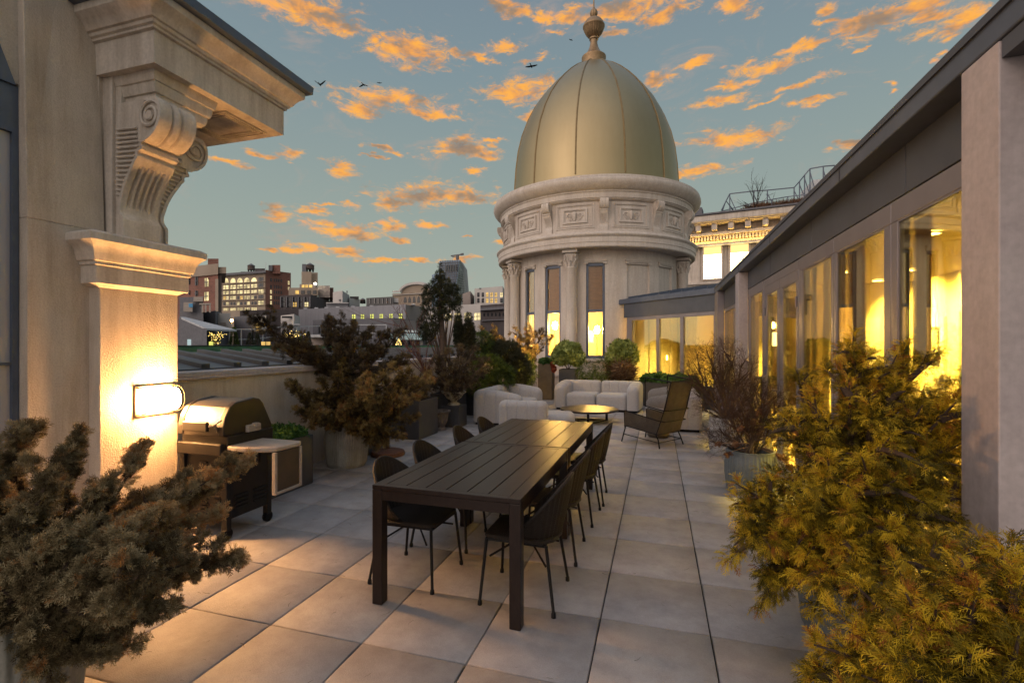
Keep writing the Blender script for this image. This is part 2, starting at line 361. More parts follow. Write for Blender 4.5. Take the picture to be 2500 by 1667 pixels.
TJ2 = [t_juniper(0.085, seed=k, tw=5, w=0.012) for k in range(3)]
TT = [t_thread(0.15, seed=k, w=0.0082, side=8) for k in range(5)]
TL = [t_leaf(seed=k) for k in range(3)]
def plumes(paths, R0, per_m, T, size, tipb=0.35, tuft=9):
    """tufts of sprays crowded round each path, thinner toward the tip; returns arrays"""
    pos = []; dr = []; sc_ = []; tn = []
    for (pts, rad, dens) in paths:
        pts = np.array(pts); seg = np.diff(pts, axis=0); ln = np.linalg.norm(seg, axis=1); tot = ln.sum(); m = max(2, int(per_m * tot * dens / tuft))
        t = rng.beta(1.35, 0.95, m); cum = np.concatenate([[0], np.cumsum(ln)]) / tot
        i = np.clip(np.searchsorted(cum, t) - 1, 0, len(ln) - 1); fr = (t - cum[i]) / np.maximum(cum[i + 1] - cum[i], 1e-6)
        p = pts[i] + seg[i] * fr[:, None]; tg = seg[i] / ln[i][:, None]
        rv = rng.normal(size=(m, 3)); rv[:, 2] += 0.3; rv -= tg * (rv * tg).sum(1, keepdims=True); rv /= np.linalg.norm(rv, axis=1, keepdims=True)
        rr = rad * R0 * np.clip((1 - t) ** 0.7, 0.08, 1) * rng.uniform(0.2, 1.15, m); cp = p + rv * rr[:, None]
        cd = tg * rng.uniform(.5, 1.4, m)[:, None] + rv * 0.8 + np.array([0, 0, .15]); cd /= np.linalg.norm(cd, axis=1, keepdims=True); ct = np.clip(rng.uniform(.12, .72) + rng.normal(size=m) * .22 + tipb * (t - .5), 0, 1)
        k = np.repeat(np.arange(m), tuft); n = m * tuft; q = rng.uniform(0, 1, n)
        sp_ = rng.normal(size=(n, 3)); pos.append(cp[k] + cd[k] * (q * .035 * size)[:, None] + sp_ * .012 * size); dr.append(cd[k] + sp_ * .55 * (1 - .5 * q)[:, None])
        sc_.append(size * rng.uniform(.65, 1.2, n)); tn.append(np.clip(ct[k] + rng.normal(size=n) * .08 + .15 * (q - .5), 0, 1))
    return np.concatenate(pos), np.concatenate(dr), np.concatenate(sc_), np.concatenate(tn)
def twigs(m, paths, r0, r1=0.002, n=5):
    for pts in paths: m.tube([tuple(p) for p in pts], list(np.linspace(r0, r1, len(pts))), n, cap=False)
def shrub(name, label, cat, base, tips, mat, T=None, size=1.0, rad=0.13, per_m=110, subs=5, sublen=0.4, bend=0.15, up=0.25, trunk=0.02, group=None, gr=0, tipb=.35, spread=.8, start=0.15, zdrop=0.0, tuft=9):
    """a shrub grown from plume-shaped branches: base point, list of branch tips (world points)"""
    t = thing(name, label, cat, tuple(base), 0, group); B = np.array(base, float)
    paths = []; wood = []
    for tip in tips:
        tip = np.array(tip, float); L = np.linalg.norm(tip - B); b0 = B + rng.normal(size=3) * 0.03
        c = curve(b0, tip, rng.normal(size=3) * .05 * L + np.array([0, 0, -bend * L]), 9); wood.append(c)
        k0 = int(len(c) * start); paths.append((c[k0 + 2:], rad, 1.0))
        for j in range(subs):
            tt = rng.uniform(.25, .95); i = int(tt * 7); p = c[i] + (c[i + 1] - c[i]) * rng.uniform(); tg = c[i + 1] - c[i]; tg /= np.linalg.norm(tg)
            d = tg * .9 + rng.normal(size=3) * spread * .55 + np.array([0, 0, up]); d /= np.linalg.norm(d); l = L * sublen * (1.15 - .6 * tt) * rng.uniform(.6, 1.2)
            q = curve(p, p + d * l + np.array([0, 0, -zdrop * l]), np.array([0, 0, (-.08 if not gr else .15) * l]), 6); wood.append(q); paths.append((q, rad * .75, .9))
    pos, dr, s_, tn = plumes(paths, 1.0, per_m, T or TJ, size, tipb, tuft)
    V, Q, I = stamp(T or TJ, pos, dr, s_, gr); V -= B
    mesh_np('foliage', V, Q, tn[I], mat, t)
    m = M(); twigs(m, [w - B for w in wood], trunk, 0.003); m.build('branches', MT['bark'], t)
    return t
def blob(name, label, cat, base, centers, mat, T, n, size, trunk=None, droop=0.0, group=None, barkmat=None, outw=0.8, inner=0.5, gr=0):
    """crown filled from ellipsoid clumps [(centre, radii)]; leaves point outward"""
    t = thing(name, label, cat, tuple(base), 0, group); B = np.array(base, float)
    pos = []; dr = []; tn = []; vol = np.array([(r[0] * r[1] * r[2]) ** (2 / 3) for c, r in centers]); vol = vol / vol.sum()
    for (c, r), w in zip(centers, vol):
        k = max(3, int(n * w)); d = rng.normal(size=(k, 3)); d /= np.linalg.norm(d, axis=1, keepdims=True)
        lump = 1 + 0.18 * np.sin(d[:, 0] * 7 + c[0] * 9) * np.sin(d[:, 1] * 6 + c[2] * 5) * np.sin(d[:, 2] * 8)
        q = rng.uniform(inner, 1.05, k) ** 0.7; pos.append(np.array(c) + d * np.array(r) * (q * lump)[:, None]); dr.append(d * outw + rng.normal(size=(k, 3)) * .45 + np.array([0, 0, -droop + .15])); b = rng.uniform(.3, .7); tn.append(np.clip(b + rng.normal(size=k) * .2, 0, 1))
    pos = np.concatenate(pos); dr = np.concatenate(dr); tn = np.concatenate(tn)
    V, Q, I = stamp(T, pos, dr, size * rng.uniform(.7, 1.3, len(pos)), gr); V -= B; mesh_np('foliage', V, Q, tn[I], mat, t)
    m = M(); tr = trunk or 0.012
    for (c, r) in centers:
        c = np.array(c) - B; m.tube([tuple(p) for p in curve((0, 0, 0), c, rng.normal(size=3) * .04, 6)], list(np.linspace(tr, tr * .3, 6)), 5, cap=False)
    m.build('branches', barkmat or MT['bark'], t)
    return t
# ================================================================== terrace floor
m = M().box(-9, 6, -3, 16.5, -0.5, -0.03); struct(m.build('terrace_slab', MT['joint']), 'dark grit bed under the terrace paving')
def pavers():
    V = []; Q = []; tn = []; g = 0.0045; ch = 0.005
    xs = [0.288 + 0.61 * k for k in range(-8, 4)]; ys = [3.518 + 0.615 * k for k in range(-8, 20)]
    for i in range(len(xs) - 1):
        for j in range(len(ys) - 1):
            x0, x1, y0, y1 = xs[i] + g, xs[i + 1] - g, ys[j] + g, ys[j + 1] - g; dz = rng.normal() * 0.0012; o = len(V); x1 = min(x1, 1.56)
            if x0 > 1.5: continue
            for (a, z) in ((0, -.03), (0, -ch), (ch, 0)):
                V += [(x0 + a, y0 + a, z + dz), (x1 - a, y0 + a, z + dz), (x1 - a, y1 - a, z + dz + rng.normal() * .0006), (x0 + a, y1 - a, z + dz)]
            for k in range(2):
                for q in range(4): Q.append((o + 4 * k + q, o + 4 * k + (q + 1) % 4, o + 4 * k + 4 + (q + 1) % 4, o + 4 * k + 4 + q))
            Q.append((o + 8, o + 9, o + 10, o + 11)); tn += [rng.uniform()] * 12
    return mesh_np('terrace_floor', np.array(V), np.array(Q), np.array(tn), MT['tile'])
struct(pavers(), 'beige concrete pavers of the roof terrace')

# ================================================================== left building with pilaster, console and cornice
cb = thing('corner_building', 'cream stucco building corner with lit pilaster, scroll bracket and heavy cornice at left', 'building', (-4.3, 2.6, 0))
def P(name, m, mat, par=None, **k):
    """build a part given in world coordinates under a thing"""
    o = m.build(name, mat, par or cb, **k); q = (par or cb); l = Vector((0, 0, 0)); e = q
    while e: l += e.location; e = e.parent
    o.location = -l; return o
P('wall', M().hexa([(-6.5, 2.23, 0), (-4.16, 2.23, 0), (-4.16, 2.70, 0), (-6.5, 2.70, 0), (-6.5, 2.23, 2.5), (-4.16, 2.23, 2.5), (-4.16, 2.70, 2.5), (-6.5, 2.70, 2.5)]).hexa([(-6.5, 2.23, 2.5), (-4.158, 2.23, 2.5), (-4.158, 2.72, 2.5), (-6.5, 2.72, 2.5), (-6.5, 2.23, 6.5), (-4.21, 2.20, 6.5), (-4.32, 2.72, 6.5), (-6.5, 2.72, 6.5)]).box(-6.5, -4.20, 2.70, 3.0, 0, 6.5).box(-6.5, -4.235, 1.9, 2.23, 3.42, 6.5), MT['stucco'], bevel=.006)
P('pilaster', M().box(-4.7, -4.05, 2.61, 3.24, 0.16, 2.10).box(-4.7, -4.0, 2.57, 3.29, 0, 0.16), MT['stucco'], bevel=.008)
P('pilaster_head', M().box(-4.7, -4.05, 2.765, 3.04, 2.3, 3.75).box(-4.7, -4.105, 2.735, 3.02, 2.3, 3.74), MT['stone'], bevel=.006)
capp = [(-.01, 2.05), (.03, 2.075), (.055, 2.085), (.055, 2.215), (.068, 2.222), (.068, 2.245), (.082, 2.252), (.09, 2.275), (.094, 2.30), (.105, 2.335), (.125, 2.365), (.15, 2.385), (.155, 2.39), (.155, 2.44), (.12, 2.462), (.02, 2.475)]
P('capital', M().rect(-4.7, -4.05, 2.61, 3.24, capp), MT['stone'], smooth=True, ang=28)
P('bed_moulding', M().rect(-4.9, -3.76, 2.83, 3.22, [(0, 3.49), (.02, 3.51), (.03, 3.545), (.03, 3.575), (.045, 3.58), (.055, 3.61), (.058, 3.655), (.07, 3.66), (.08, 3.70), (.085, 3.735)]), MT['stone'], smooth=True, ang=28)
ent = [(0, 3.73), (0, 3.975), (.022, 3.982), (.022, 4.0), (.04, 4.008), (.045, 4.03), (.062, 4.036), (.075, 4.065), (.10, 4.10), (.13, 4.125), (.14, 4.135), (.14, 4.19)]
P('cornice', M().rect(-6.3, -3.6, 2.69, 4.0, ent), MT['stone'], smooth=True, ang=28)
sf = M()
for (x0, x1, y0, y1) in ((-4.30, -3.72, 3.42, 3.90),):
    for o in (0, .035, .07):
        for b in ((x0 + o, x1 - o, y0 + o, y0 + o + .014), (x0 + o, x1 - o, y1 - o - .014, y1 - o), (x0 + o, x0 + o + .014, y0 + o + .014, y1 - o - .014), (x1 - o - .014, x1 - o, y0 + o + .014, y1 - o - .014)): sf.box(b[0], b[1], b[2], b[3], 3.712, 3.731)
P('soffit_moulding', sf, MT['stone'])
P('roof_edge', M().rect(-6.3, -3.6, 2.69, 4.0, [(.14, 4.192), (.195, 4.20), (.20, 4.275), (.17, 4.285), (-.3, 4.32)]), MT['zinc'], bevel=.003)
def console(m, Mx, wd=0.30, hi=True):
    """scroll console: local u out of the wall, w across, z up; Mx maps local to world"""
    pr = [(.0, 3.51), (.30, 3.505), (.42, 3.50), (.45, 3.47), (.468, 3.43), (.472, 3.38), (.465, 3.33), (.445, 3.28), (.41, 3.235), (.365, 3.20), (.32, 3.18), (.27, 3.168), (.272, 3.15), (.285, 3.135), (.28, 3.115), (.24, 3.10), (.235, 3.085), (.24, 3.07), (.235, 3.055), (.215, 3.035), (.20, 3.01), (.18, 2.98), (.155, 2.94), (.125, 2.89), (.10, 2.84), (.08, 2.79), (.065, 2.74), (.052, 2.70), (.05, 2.665), (.06, 2.64), (.085, 2.61), (.09, 2.59), (.088, 2.47), (.0, 2.47)]
    n = 67 if hi else 5; ws = np.linspace(0.02, wd - 0.02, n); vs = []; fs = []; k = len(pr)
    for w in ws:
        q = (w / wd)
        for (u, z) in pr:
            d = 0
            if hi and 2.735 < z < 3.0:
                for c in (.2, .35, .5, .65, .8):
                    if abs(q - c) < .045: d = .030 * (1 - (abs(q - c) / .045) ** 4)
            if z > 3.17:
                s = (q - .5); d = .022 * math.exp(-((abs(s) - .13) / .028) ** 2) - .008 * math.exp(-(s / .06) ** 2) if hi else 0
            if z > 3.17 and hi: d += .012 * (1 - abs(2 * q - 1) ** 3) * 0
            vs.append((u - d, w, z))
    for a in range(n - 1):
        for b in range(k): fs.append((a * k + b, a * k + (b + 1) % k, (a + 1) * k + (b + 1) % k, (a + 1) * k + b))
    fs += [tuple(range(k))[::-1], tuple(range((n - 1) * k, n * k))]
    t = M().add(vs, fs)
    for w0, w1 in ((0, .02), (wd - .02, wd)):
        ins = []
        for i in range(1, k - 1):
            a = Vector((pr[i - 1][0], pr[i - 1][1])); b = Vector((pr[i + 1][0], pr[i + 1][1])); tg = (b - a).normalized(); nn = Vector((tg.y, -tg.x)); ins.append((max(0.0, pr[i][0] + nn.x * .024), pr[i][1] + nn.y * .024))
        out = pr[1:-1]; r_ = M(); L = len(out)
        v4 = []
        for (u, z), (iu, iz) in zip(out, ins): v4 += [(u + .002, w0, z), (u + .002, w1, z), (iu, w1, iz), (iu, w0, iz)]
        ff = []
        for i in range(L - 1):
            for j in range(4): ff.append((i * 4 + j, i * 4 + (j + 1) % 4, i * 4 + 4 + (j + 1) % 4, i * 4 + 4 + j))
        ff += [(0, 1, 2, 3), (L * 4 - 4, L * 4 - 3, L * 4 - 2, L * 4 - 1)]
        t.add(v4, ff)
        if hi:
            sp = [(.355 + (.108 - .0062 * i) * math.cos(.30 * i - .4), (w0 + w1) / 2, 3.375 + (.108 - .0062 * i) * math.sin(.30 * i - .4)) for i in range(16)]
            sp = [(.352 + (.112 - .0028 * i) * math.cos(.36 * i + .6), (w0 + w1) / 2, 3.372 + (.112 - .0028 * i) * math.sin(.36 * i + .6)) for i in range(36)]
            t.tube(sp, .0125, 6); t.tube([(.352, w0, 3.372), (.352, w1, 3.372)], .03, 12)
            for i in range(15):
                z = 3.30 - .036 * i; um = np.interp(z, [p[1] for p in pr[::-1]], [p[0] for p in pr[::-1]]) - .03
                if z > 3.2: um = min(um, .22)
                if um > .03: t.tube([(.005, (w0 + w1) / 2, z), (um, (w0 + w1) / 2, z - .012)], .010, 6)
    t.xf(Mx); m.add(t.v, t.f)
c1 = M(); console(c1, Matrix.Translation((-4.05, 2.72, 0))); P('scroll_bracket', c1, MT['stone'], smooth=True, ang=35)
c2 = M(); console(c2, Matrix.Translation((-4.0, 3.02, 0)) @ Matrix(((0, -1, 0, 0), (1, 0, 0, 0), (0, 0, 1, 0), (0, 0, 0, 1)))); P('scroll_bracket', c2, MT['stone'], smooth=True, ang=35)
# side window of the left building
wn = P('side_door', M().box(-4.30, -4.245, 1.2, 2.225, 0.05, 0.12).box(-4.30, -4.245, 1.2, 2.225, 1.48, 1.50).box(-4.30, -4.235, 2.19, 2.225, 0.12, 3.08).box(-4.30, -4.235, 1.2, 2.225, 3.08, 3.40), MT['zinc'])
MT['frost'] = pm('frosted_pane', (0.30, 0.29, 0.31), 0.35, 0, (0.36, 0.35, 0.37), 0.8)
g_ = M().box(-4.29, -4.262, 1.2, 2.19, 0.12, 1.478).box(-4.29, -4.262, 1.2, 2.19, 1.502, 3.078).build('pane', MT['frost'], wn)
P('sloped_roof_panel', M().hexa([(-4.30, 1.2, 3.402), (-4.215, 1.2, 3.402), (-4.215, 2.2, 3.402), (-4.30, 2.2, 3.402), (-4.30, 1.2, 5.2), (-4.22, 1.2, 5.2), (-4.22, 1.55, 5.2), (-4.30, 1.55, 5.2)]), MT['zinc'])
P('wall_return', M().box(-6.5, -4.31, -3.0, 2.225, 0, 6.5), MT['stucco'])

# wall lamp
wl = thing('wall_lamp', 'glowing half-round wall lamp with bronze rings on the left pilaster', 'wall lamp', (-4.05, 3.03, 1.16))
wl_m = M().box(0, .022, -.17, .17, -.125, .125); wl_m.build('backplate', MT['bronze'], wl, bevel=.004)
half = [(-.01, -.095)] + [(.03 + .078 * math.cos(a), .095 * math.sin(a)) for a in np.linspace(-math.pi / 2, math.pi / 2, 15)] + [(-.01, .095)]
dm = M().prism([(x + .022, z) for x, z in half], -.135, .135, 'y'); MT['lampglow'] = em('lamp_diffuser', (1.0, 0.49, 0.165), 350.0); dm.build('diffuser', MT['lampglow'], wl, smooth=True)
for y0, y1 in ((.1355, .142),): M().prism([(x + .022, z * 1.02) for x, z in half], y0, y1, 'y').build('end_cap', MT['bronze'], wl)
for y in (-.158, -.142, .16):
    M().tube([(.022, y, -.108)] + [(.055 + .085 * math.cos(a), y, .108 * math.sin(a)) for a in np.linspace(-math.pi / 2, math.pi / 2, 13)] + [(.022, y, .108)], .0042, 6).build('ring', MT['bronze'], wl, smooth=True)

# ================================================================== parapet and neighbour roof at left
pw = thing('parapet_wall', 'low cream stucco parapet with pale metal coping behind the grill and pots', 'wall', (-4.6, 9, 0))
P('wall', M().box(-4.75, -4.5, 3.3, 15.8, 0, 1.30), MT['stucco'], pw)
P('coping', M().box(-4.79, -4.46, 3.28, 15.85, 1.302, 1.345).box(-4.485, -4.462, 3.28, 15.85, 1.27, 1.302), MT['pier'], pw, bevel=.006)
nr = thing('standing_seam_roof', 'grey standing seam metal roof just beyond the parapet', 'roof', (-7.5, 9, 1.2))
P('roof_sheet', M().hexa([(-6.9, 3.4, 1.05), (-4.80, 3.4, 1.05), (-4.80, 20, 1.05), (-6.9, 20, 1.05), (-6.9, 3.4, 1.51), (-4.80, 3.4, 1.36), (-4.80, 20, 1.36), (-6.9, 20, 1.51)]), MT['fascia'], nr)
for k in range(30): P('seam', M().bar((-4.82, 3.75 + k * .43, 1.385), (-6.85, 4.55 + k * .43, 1.53), .085, .05), MT['box'], nr)
MT['verdi'] = pm('green_copper', (0.05, 0.15, 0.09), 0.7, 0.0, (0.10, 0.27, 0.15), 2.2, 0.3, 10, stretch=(1, 1, 3))
nr2 = thing('copper_gutter', 'weathered green copper gutter along the far edge of the metal roof', 'gutter', (-13, 12, 1.4))
P('gutter', M().prism([(-12.0, 1.42), (-11.86, 1.42), (-11.84, 1.55), (-11.9, 1.60), (-12.1, 1.60)], 3.0, 40, 'y'), MT['verdi'], nr2)
P('rim', M().box(-12.12, -11.83, 3.0, 40, 1.602, 1.615), MT['zinc'], nr2)

# ================================================================== glazed pavilion on the right
gp = thing('glass_pavilion', 'long grey metal pavilion wall of tall yellow-lit windows along the right side', 'building', (1.5, 7.5, 0))
gP = lambda n, m, mat, **k: P(n, m, mat, gp, **k)
ZT = 2.43
def window(y0, y1, t0, t1, z0=.10, zt=ZT, zh=2.57, kind='window', shade=None):
    """pane y0..y1, frame reaching t0..t1, all in the plane X = 1.5"""
    fx0, fx1 = 1.50, 1.57
    m = M().box(fx0, fx1, t0, t1, zt, zh).box(fx0, fx1, t0, t1, 0, z0).box(fx0, fx1, t0, y0, z0, zt).box(fx0, fx1, y1, t1, z0, zt)
    f = gP(kind, m, MT['frame'], bevel=.006)
    i = .012; b = M().box(fx0 + .004, fx1 - .01, y0, y1, zt - i, zt).box(fx0 + .004, fx1 - .01, y0, y1, z0, z0 + i).box(fx0 + .004, fx1 - .01, y0, y0 + i, z0 + i, zt - i).box(fx0 + .004, fx1 - .01, y1 - i, y1, z0 + i, zt - i).build('bead', MT['frame'], f)
    p = M().box(1.511, 1.516, y0 + i, y1 - i, z0 + i, zt - i).build('pane', MT['glass'], f)
    return f
window(2.80, 3.74, 2.755, 3.83); window(3.93, 4.86, 3.835, 4.925); window(4.99, 5.89, 4.93, 5.97); window(7.97, 8.92, 7.87, 9.12)
for (y0, y1, t0, t1, hy) in ((6.14, 6.76, 6.05, 6.885, 6.82), (7.04, 7.66, 6.895, 7.78, 6.96)):
    d = window(y0, y1, t0, t1, .14, 2.34, 2.46, 'door')
    M().tube([(1.50, hy, 1.03), (1.45, hy, 1.03), (1.45, hy + (.12 if hy > 6.9 else -.12), 1.03)], .009, 8).box(1.492, 1.4995, hy - .02, hy + .02, .95, 1.11).build('handle', MT['steel'], d, smooth=True)
    for z in (.4, 1.25, 2.1): M().tube([(1.488, t0 + .03 if hy > 6.9 and False else (t1 - .035 if hy > 6.9 else t0 + .035), z - .06), (1.488, (t1 - .035 if hy > 6.9 else t0 + .035), z + .06)], .011, 8).build('hinge', MT['frame'], d)
gP('door_surround', M().box(1.505, 1.575, 5.972, 6.048, 0, 2.57).box(1.505, 1.575, 7.782, 7.868, 0, 2.57).box(1.505, 1.575, 6.048, 7.782, 2.462, 2.57), MT['frame'], bevel=.004)
gP('flashing', M().box(1.338, 1.3485, 0.2, 12.79, 2.985, 3.025), MT['fascia'])
for k in range(5): gP('eave_joint', M().box(1.3455, 1.3495, 1.9 + k * 2.4, 1.906 + k * 2.4, 2.882, 2.984), MT['box'])
fp = M()
for y0, y1 in ((2.755, 3.615), (3.625, 5.555), (5.565, 7.4), (7.41, 9.12)): fp.box(1.495, 1.60, y0, y1, 2.575, 2.878)
gP('fascia_panel', fp, MT['fascia'], bevel=.004)
# eave follows the long wall then turns with the bay to the tower
A_ = Vector((1.35, 12.8, 0)); B_ = Vector((-1.02, 15.25, 0)); dAB = (B_ - A_).normalized(); nAB = Vector((-dAB.y, dAB.x, 0)) * -1
if nAB.y < 0: nAB = -nAB
def pl(s, n, z): p = A_ + dAB * s + nAB * n; return (p.x, p.y, z)
LB = (B_ - A_).length
ev = M(); ev.hexa([(1.35, 0.2, 2.88), (1.62, 0.2, 2.88), (1.62, 13.0, 2.88), (1.35, 12.8, 2.88), (1.35, 0.2, 3.01), (1.62, 0.2, 3.01), (1.62, 13.0, 3.01), (1.35, 12.8, 3.01)])
gP('eave', ev, MT['zinc'], bevel=.008)
gP('bay_eave', M().hexa([pl(0.004, 0, 2.878), pl(LB + .6, 0, 2.878), pl(LB + .6, .3, 2.878), pl(0.004, .3, 2.878), pl(0.004, 0, 3.012), pl(LB + .6, 0, 3.012), pl(LB + .6, .3, 3.012), pl(0.004, .3, 3.012)]), MT['zinc'], bevel=.008)
gP('roof', M().hexa([(1.36, 0.2, 3.015), (7.5, 0.2, 3.015), (7.5, 13.0, 3.015), (1.36, 12.8, 3.015), (1.40, 0.2, 3.02), (7.5, 0.2, 3.5), (7.5, 13, 3.5), (1.40, 12.8, 3.02)]), MT['zinc'])
gP('bay_roof', M().hexa([pl(0, .02, 3.014), pl(LB + .6, .02, 3.014), pl(LB + .6, 3.2, 3.014), pl(-1.5, 3.2, 3.014), pl(0, .02, 3.03), pl(LB + .6, .02, 3.03), pl(LB + .6, 3.2, 3.55), pl(-1.5, 3.2, 3.60)]), MT['zinc'])
for k in range(9):
    s = .25 + k * .42; gP('roof_seam', M().bar(pl(s, .05, 3.06), pl(s, 3.0, 3.555), .03, .05), MT['zinc'])
gP('pier', M().box(1.352, 1.62, 2.49, 2.75, 0, 2.876).box(1.62, 4.5, 2.49, 2.70, 0, 3.4), MT['pier'], bevel=.006)
gP('pier_beam', M().box(1.36, 4.5, 1.2, 2.485, 2.80, 2.875), MT['fascia'])
gP('post', M().box(1.352, 1.50, 9.13, 9.5, 0, 2.876), MT['pier'], bevel=.006)
gP('corner_post', M().box(1.352, 1.50, 12.2, 12.75, 0, 2.876), MT['frame'], bevel=.006)
gP('recess_panel', M().box(1.50, 1.60, 9.5, 12.75, 2.45, 2.876), MT['fascia']); gP('recess_sill', M().box(1.50, 1.60, 9.5, 12.75, 0, 0.6), MT['fascia'])
for y0, y1 in ((9.6, 10.7), (10.8, 12.1)):
    f = gP('window', M().box(1.505, 1.57, y0 - .05, y0, .6, 2.45).box(1.505, 1.57, y1, y1 + .05, .6, 2.45).box(1.505, 1.57, y0, y1, 2.38, 2.45), MT['frame'])
    M().box(1.53, 1.536, y0, y1, .6, 2.38).build('pane', MT['glass'], f)
def us(u):
    """distance along the bay wall met by the sight line of column u"""
    a = (u - CX) / F; r = Vector((a * cT - sT, a * sT + cT, 0)); det = r.x * -dAB.y + dAB.x * r.y
    q0 = A_ + nAB * .06; t = (q0.x * -dAB.y + dAB.x * q0.y) / det; p = r * t; return (p - q0).dot(dAB)
def bx2(m, s0, s1, n0, n1, z0, z1): return m.hexa([pl(s0, n0, z0), pl(s1, n0, z0), pl(s1, n1, z0), pl(s0, n1, z0), pl(s0, n0, z1), pl(s1, n0, z1), pl(s1, n1, z1), pl(s0, n1, z1)])
bp_ = M(); bx2(bp_, .0, LB, .05, .15, 2.46, 2.876); gP('bay_fascia_panel', bp_, MT['fascia'])
sb = M(); bx2(sb, 0.0, LB, .04, .25, 0, .58); gP('sill_wall', sb, MT['fascia'])
for (ua, ub, fa, fb) in ((1542, 1602, 1530, 1605.5), (1609, 1660, 1605.5, 1664), (1668, 1742, 1664, 1751)):
    s1, s0, g1, g0 = us(ua), us(ub), us(fa), us(fb); f = M(); bx2(f, g0, g1, .06, .13, 2.36, 2.458); bx2(f, g0, s0, .06, .13, .58, 2.36); bx2(f, s1, g1, .06, .13, .58, 2.36); f = gP('window', f, MT['frame'], bevel=.005)
    p = M(); bx2(p, s0, s1, .09, .096, .585, 2.358); p.build('pane', MT['glass'], f)
# rooms behind the glass
MT['inwall'] = pm('warm_interior_paint', (0.60, 0.50, 0.30), 0.8, 0, (0.66, 0.56, 0.34), 2)
MT['infloor'] = pm('interior_wood_floor', (0.42, 0.31, 0.17), 0.35, 0, (0.50, 0.38, 0.22), 3, stretch=(1, 8, 1))
MT['white'] = pm('white_door_paint', (0.68, 0.62, 0.50), 0.5)
MT['grey'] = pm('grey_screen', (0.12, 0.13, 0.13), 0.5)
gP('interior_floor', M().prism([(1.58, 2.71), (6.4, 2.71), (6.4, 17.6), (.6, 17.6), (-1.0, 15.5), (1.58, 12.9)], .0, .04), MT['infloor'])
gP('interior_ceiling', M().prism([(1.62, 2.71), (6.4, 2.71), (6.4, 17.6), (.6, 17.6), (-1.0, 15.7), (1.62, 13.0)], 2.70, 2.75), MT['inwall'])
iw = M().box(6.3, 6.4, 2.71, 17.6, .04, 2.70).box(.6, 6.3, 17.5, 17.6, .04, 2.70).box(4.2, 4.3, 2.71, 4.6, .04, 2.70).box(4.2, 4.3, 5.6, 7.4, .04, 2.70).box(4.2, 4.3, 8.6, 11.2, .04, 2.70).box(4.2, 4.3, 4.6, 5.6, 2.1, 2.70).box(4.2, 4.3, 7.4, 8.6, 2.1, 2.70)
iw.box(2.6, 4.2, 9.9, 10.0, .04, 2.70).box(2.4, 2.5, 13.2, 15.9, .04, 2.70)
gP('interior_wall', iw, MT['inwall'])
wp = M()
for (y0, y1) in ((2.9, 3.4), (5.7, 6.3), (6.7, 7.2), (8.9, 9.5)): wp.box(4.16, 4.198, y0, y1, .05, 2.05)
wp.box(1.62, 1.66, 5.99, 6.03, 0.04, 2.7).box(2.1, 2.2, 9.80, 9.896, .05, 2.3).box(2.9, 3.7, 9.85, 9.897, .05, 2.1).box(2.36, 2.396, 13.5, 14.2, .05, 2.2).box(2.34, 2.396, 14.6, 15.2, .05, 2.2)
gP('interior_panel', wp, MT['white'])
gP('interior_screen', M().box(4.10, 4.16, 4.75, 5.45, .9, 1.7).box(4.1, 4.195, 7.55, 8.4, .5, 1.35).box(3.0, 3.8, 3.2, 4.2, .05, .78).box(1.9, 2.0, 13.4, 14.2, .8, .84), MT['grey'])
gP('blind_cord', M().tube([(1.62, 5.1, 2.4), (1.60, 5.35, .5)], .005, 4).tube([(1.62, 5.0, 2.4), (1.60, 5.3, .5)], .005, 4).tube([(1.62, 3.2, 2.42), (1.64, 3.2, 2.2)], .006, 4), MT['white'])
def curtain(x, y0, y1, z0=.06, z1=2.62):
    n = int((y1 - y0) / .012); vs = []; fs = []
    for s in (0, .006):
        for k in range(n + 1):
            for z in (z0, z1): vs.append((x + s + .03 * math.sin(k * .55) * (1 if z == z0 else .7), y0 + (y1 - y0) * k / n, z))
    o = 2 * (n + 1)
    for k in range(n): a = 2 * k; fs += [(a, a + 2, a + 3, a + 1), (o + a, o + a + 1, o + a + 3, o + a + 2), (a, o + a, o + a + 2, a + 2), (a + 1, a + 3, o + a + 3, o + a + 1)]
    fs += [(0, 1, o + 1, o), (2 * n, o + 2 * n, o + 2 * n + 1, 2 * n + 1)]
    gP('curtain', M().add(vs, fs), MT['linen'])
MT['linen'] = leaf('pale_linen', (0.6, 0.52, 0.36), (0.6, 0.52, 0.36), (0.6, 0.52, 0.36), None, .5)
for q in ((1.70, 4.86, 5.02), (1.72, 5.80, 5.98), (1.75, 7.86, 8.05)): curtain(*q)
gP('interior_cabinet', M().box(3.75, 4.19, 2.9, 4.4, .05, .95).box(3.72, 4.19, 2.88, 4.42, .95, .99), MT['white']); gP('interior_cabinet', M().box(3.80, 4.19, 6.35, 7.3, .05, .82), pm('walnut_cabinet', (0.12, 0.06, 0.03), 0.5))
for (y0, y1, z0, z1) in ((3.1, 3.9, 1.25, 1.95), (6.45, 7.15, 1.2, 1.9), (9.0, 9.8, 1.3, 1.9)):
    q = gP('picture', M().box(4.155, 4.195, y0, y1, z0, z1), MT['black']); M().box(4.150, 4.154, y0 + .05, y1 - .05, z0 + .05, z1 - .05).build('print', pm('muted_print', (0.15, 0.16, 0.12), 0.7, 0, (0.45, 0.40, 0.28), 5), q)
q = gP('interior_table', M().box(2.3, 3.3, 4.4, 6.2, .72, .76).box(2.4, 2.46, 4.5, 4.56, .05, .72).box(3.14, 3.2, 4.5, 4.56, .05, .72).box(2.4, 2.46, 6.04, 6.1, .05, .72).box(3.14, 3.2, 6.04, 6.1, .05, .72), MT['white'])
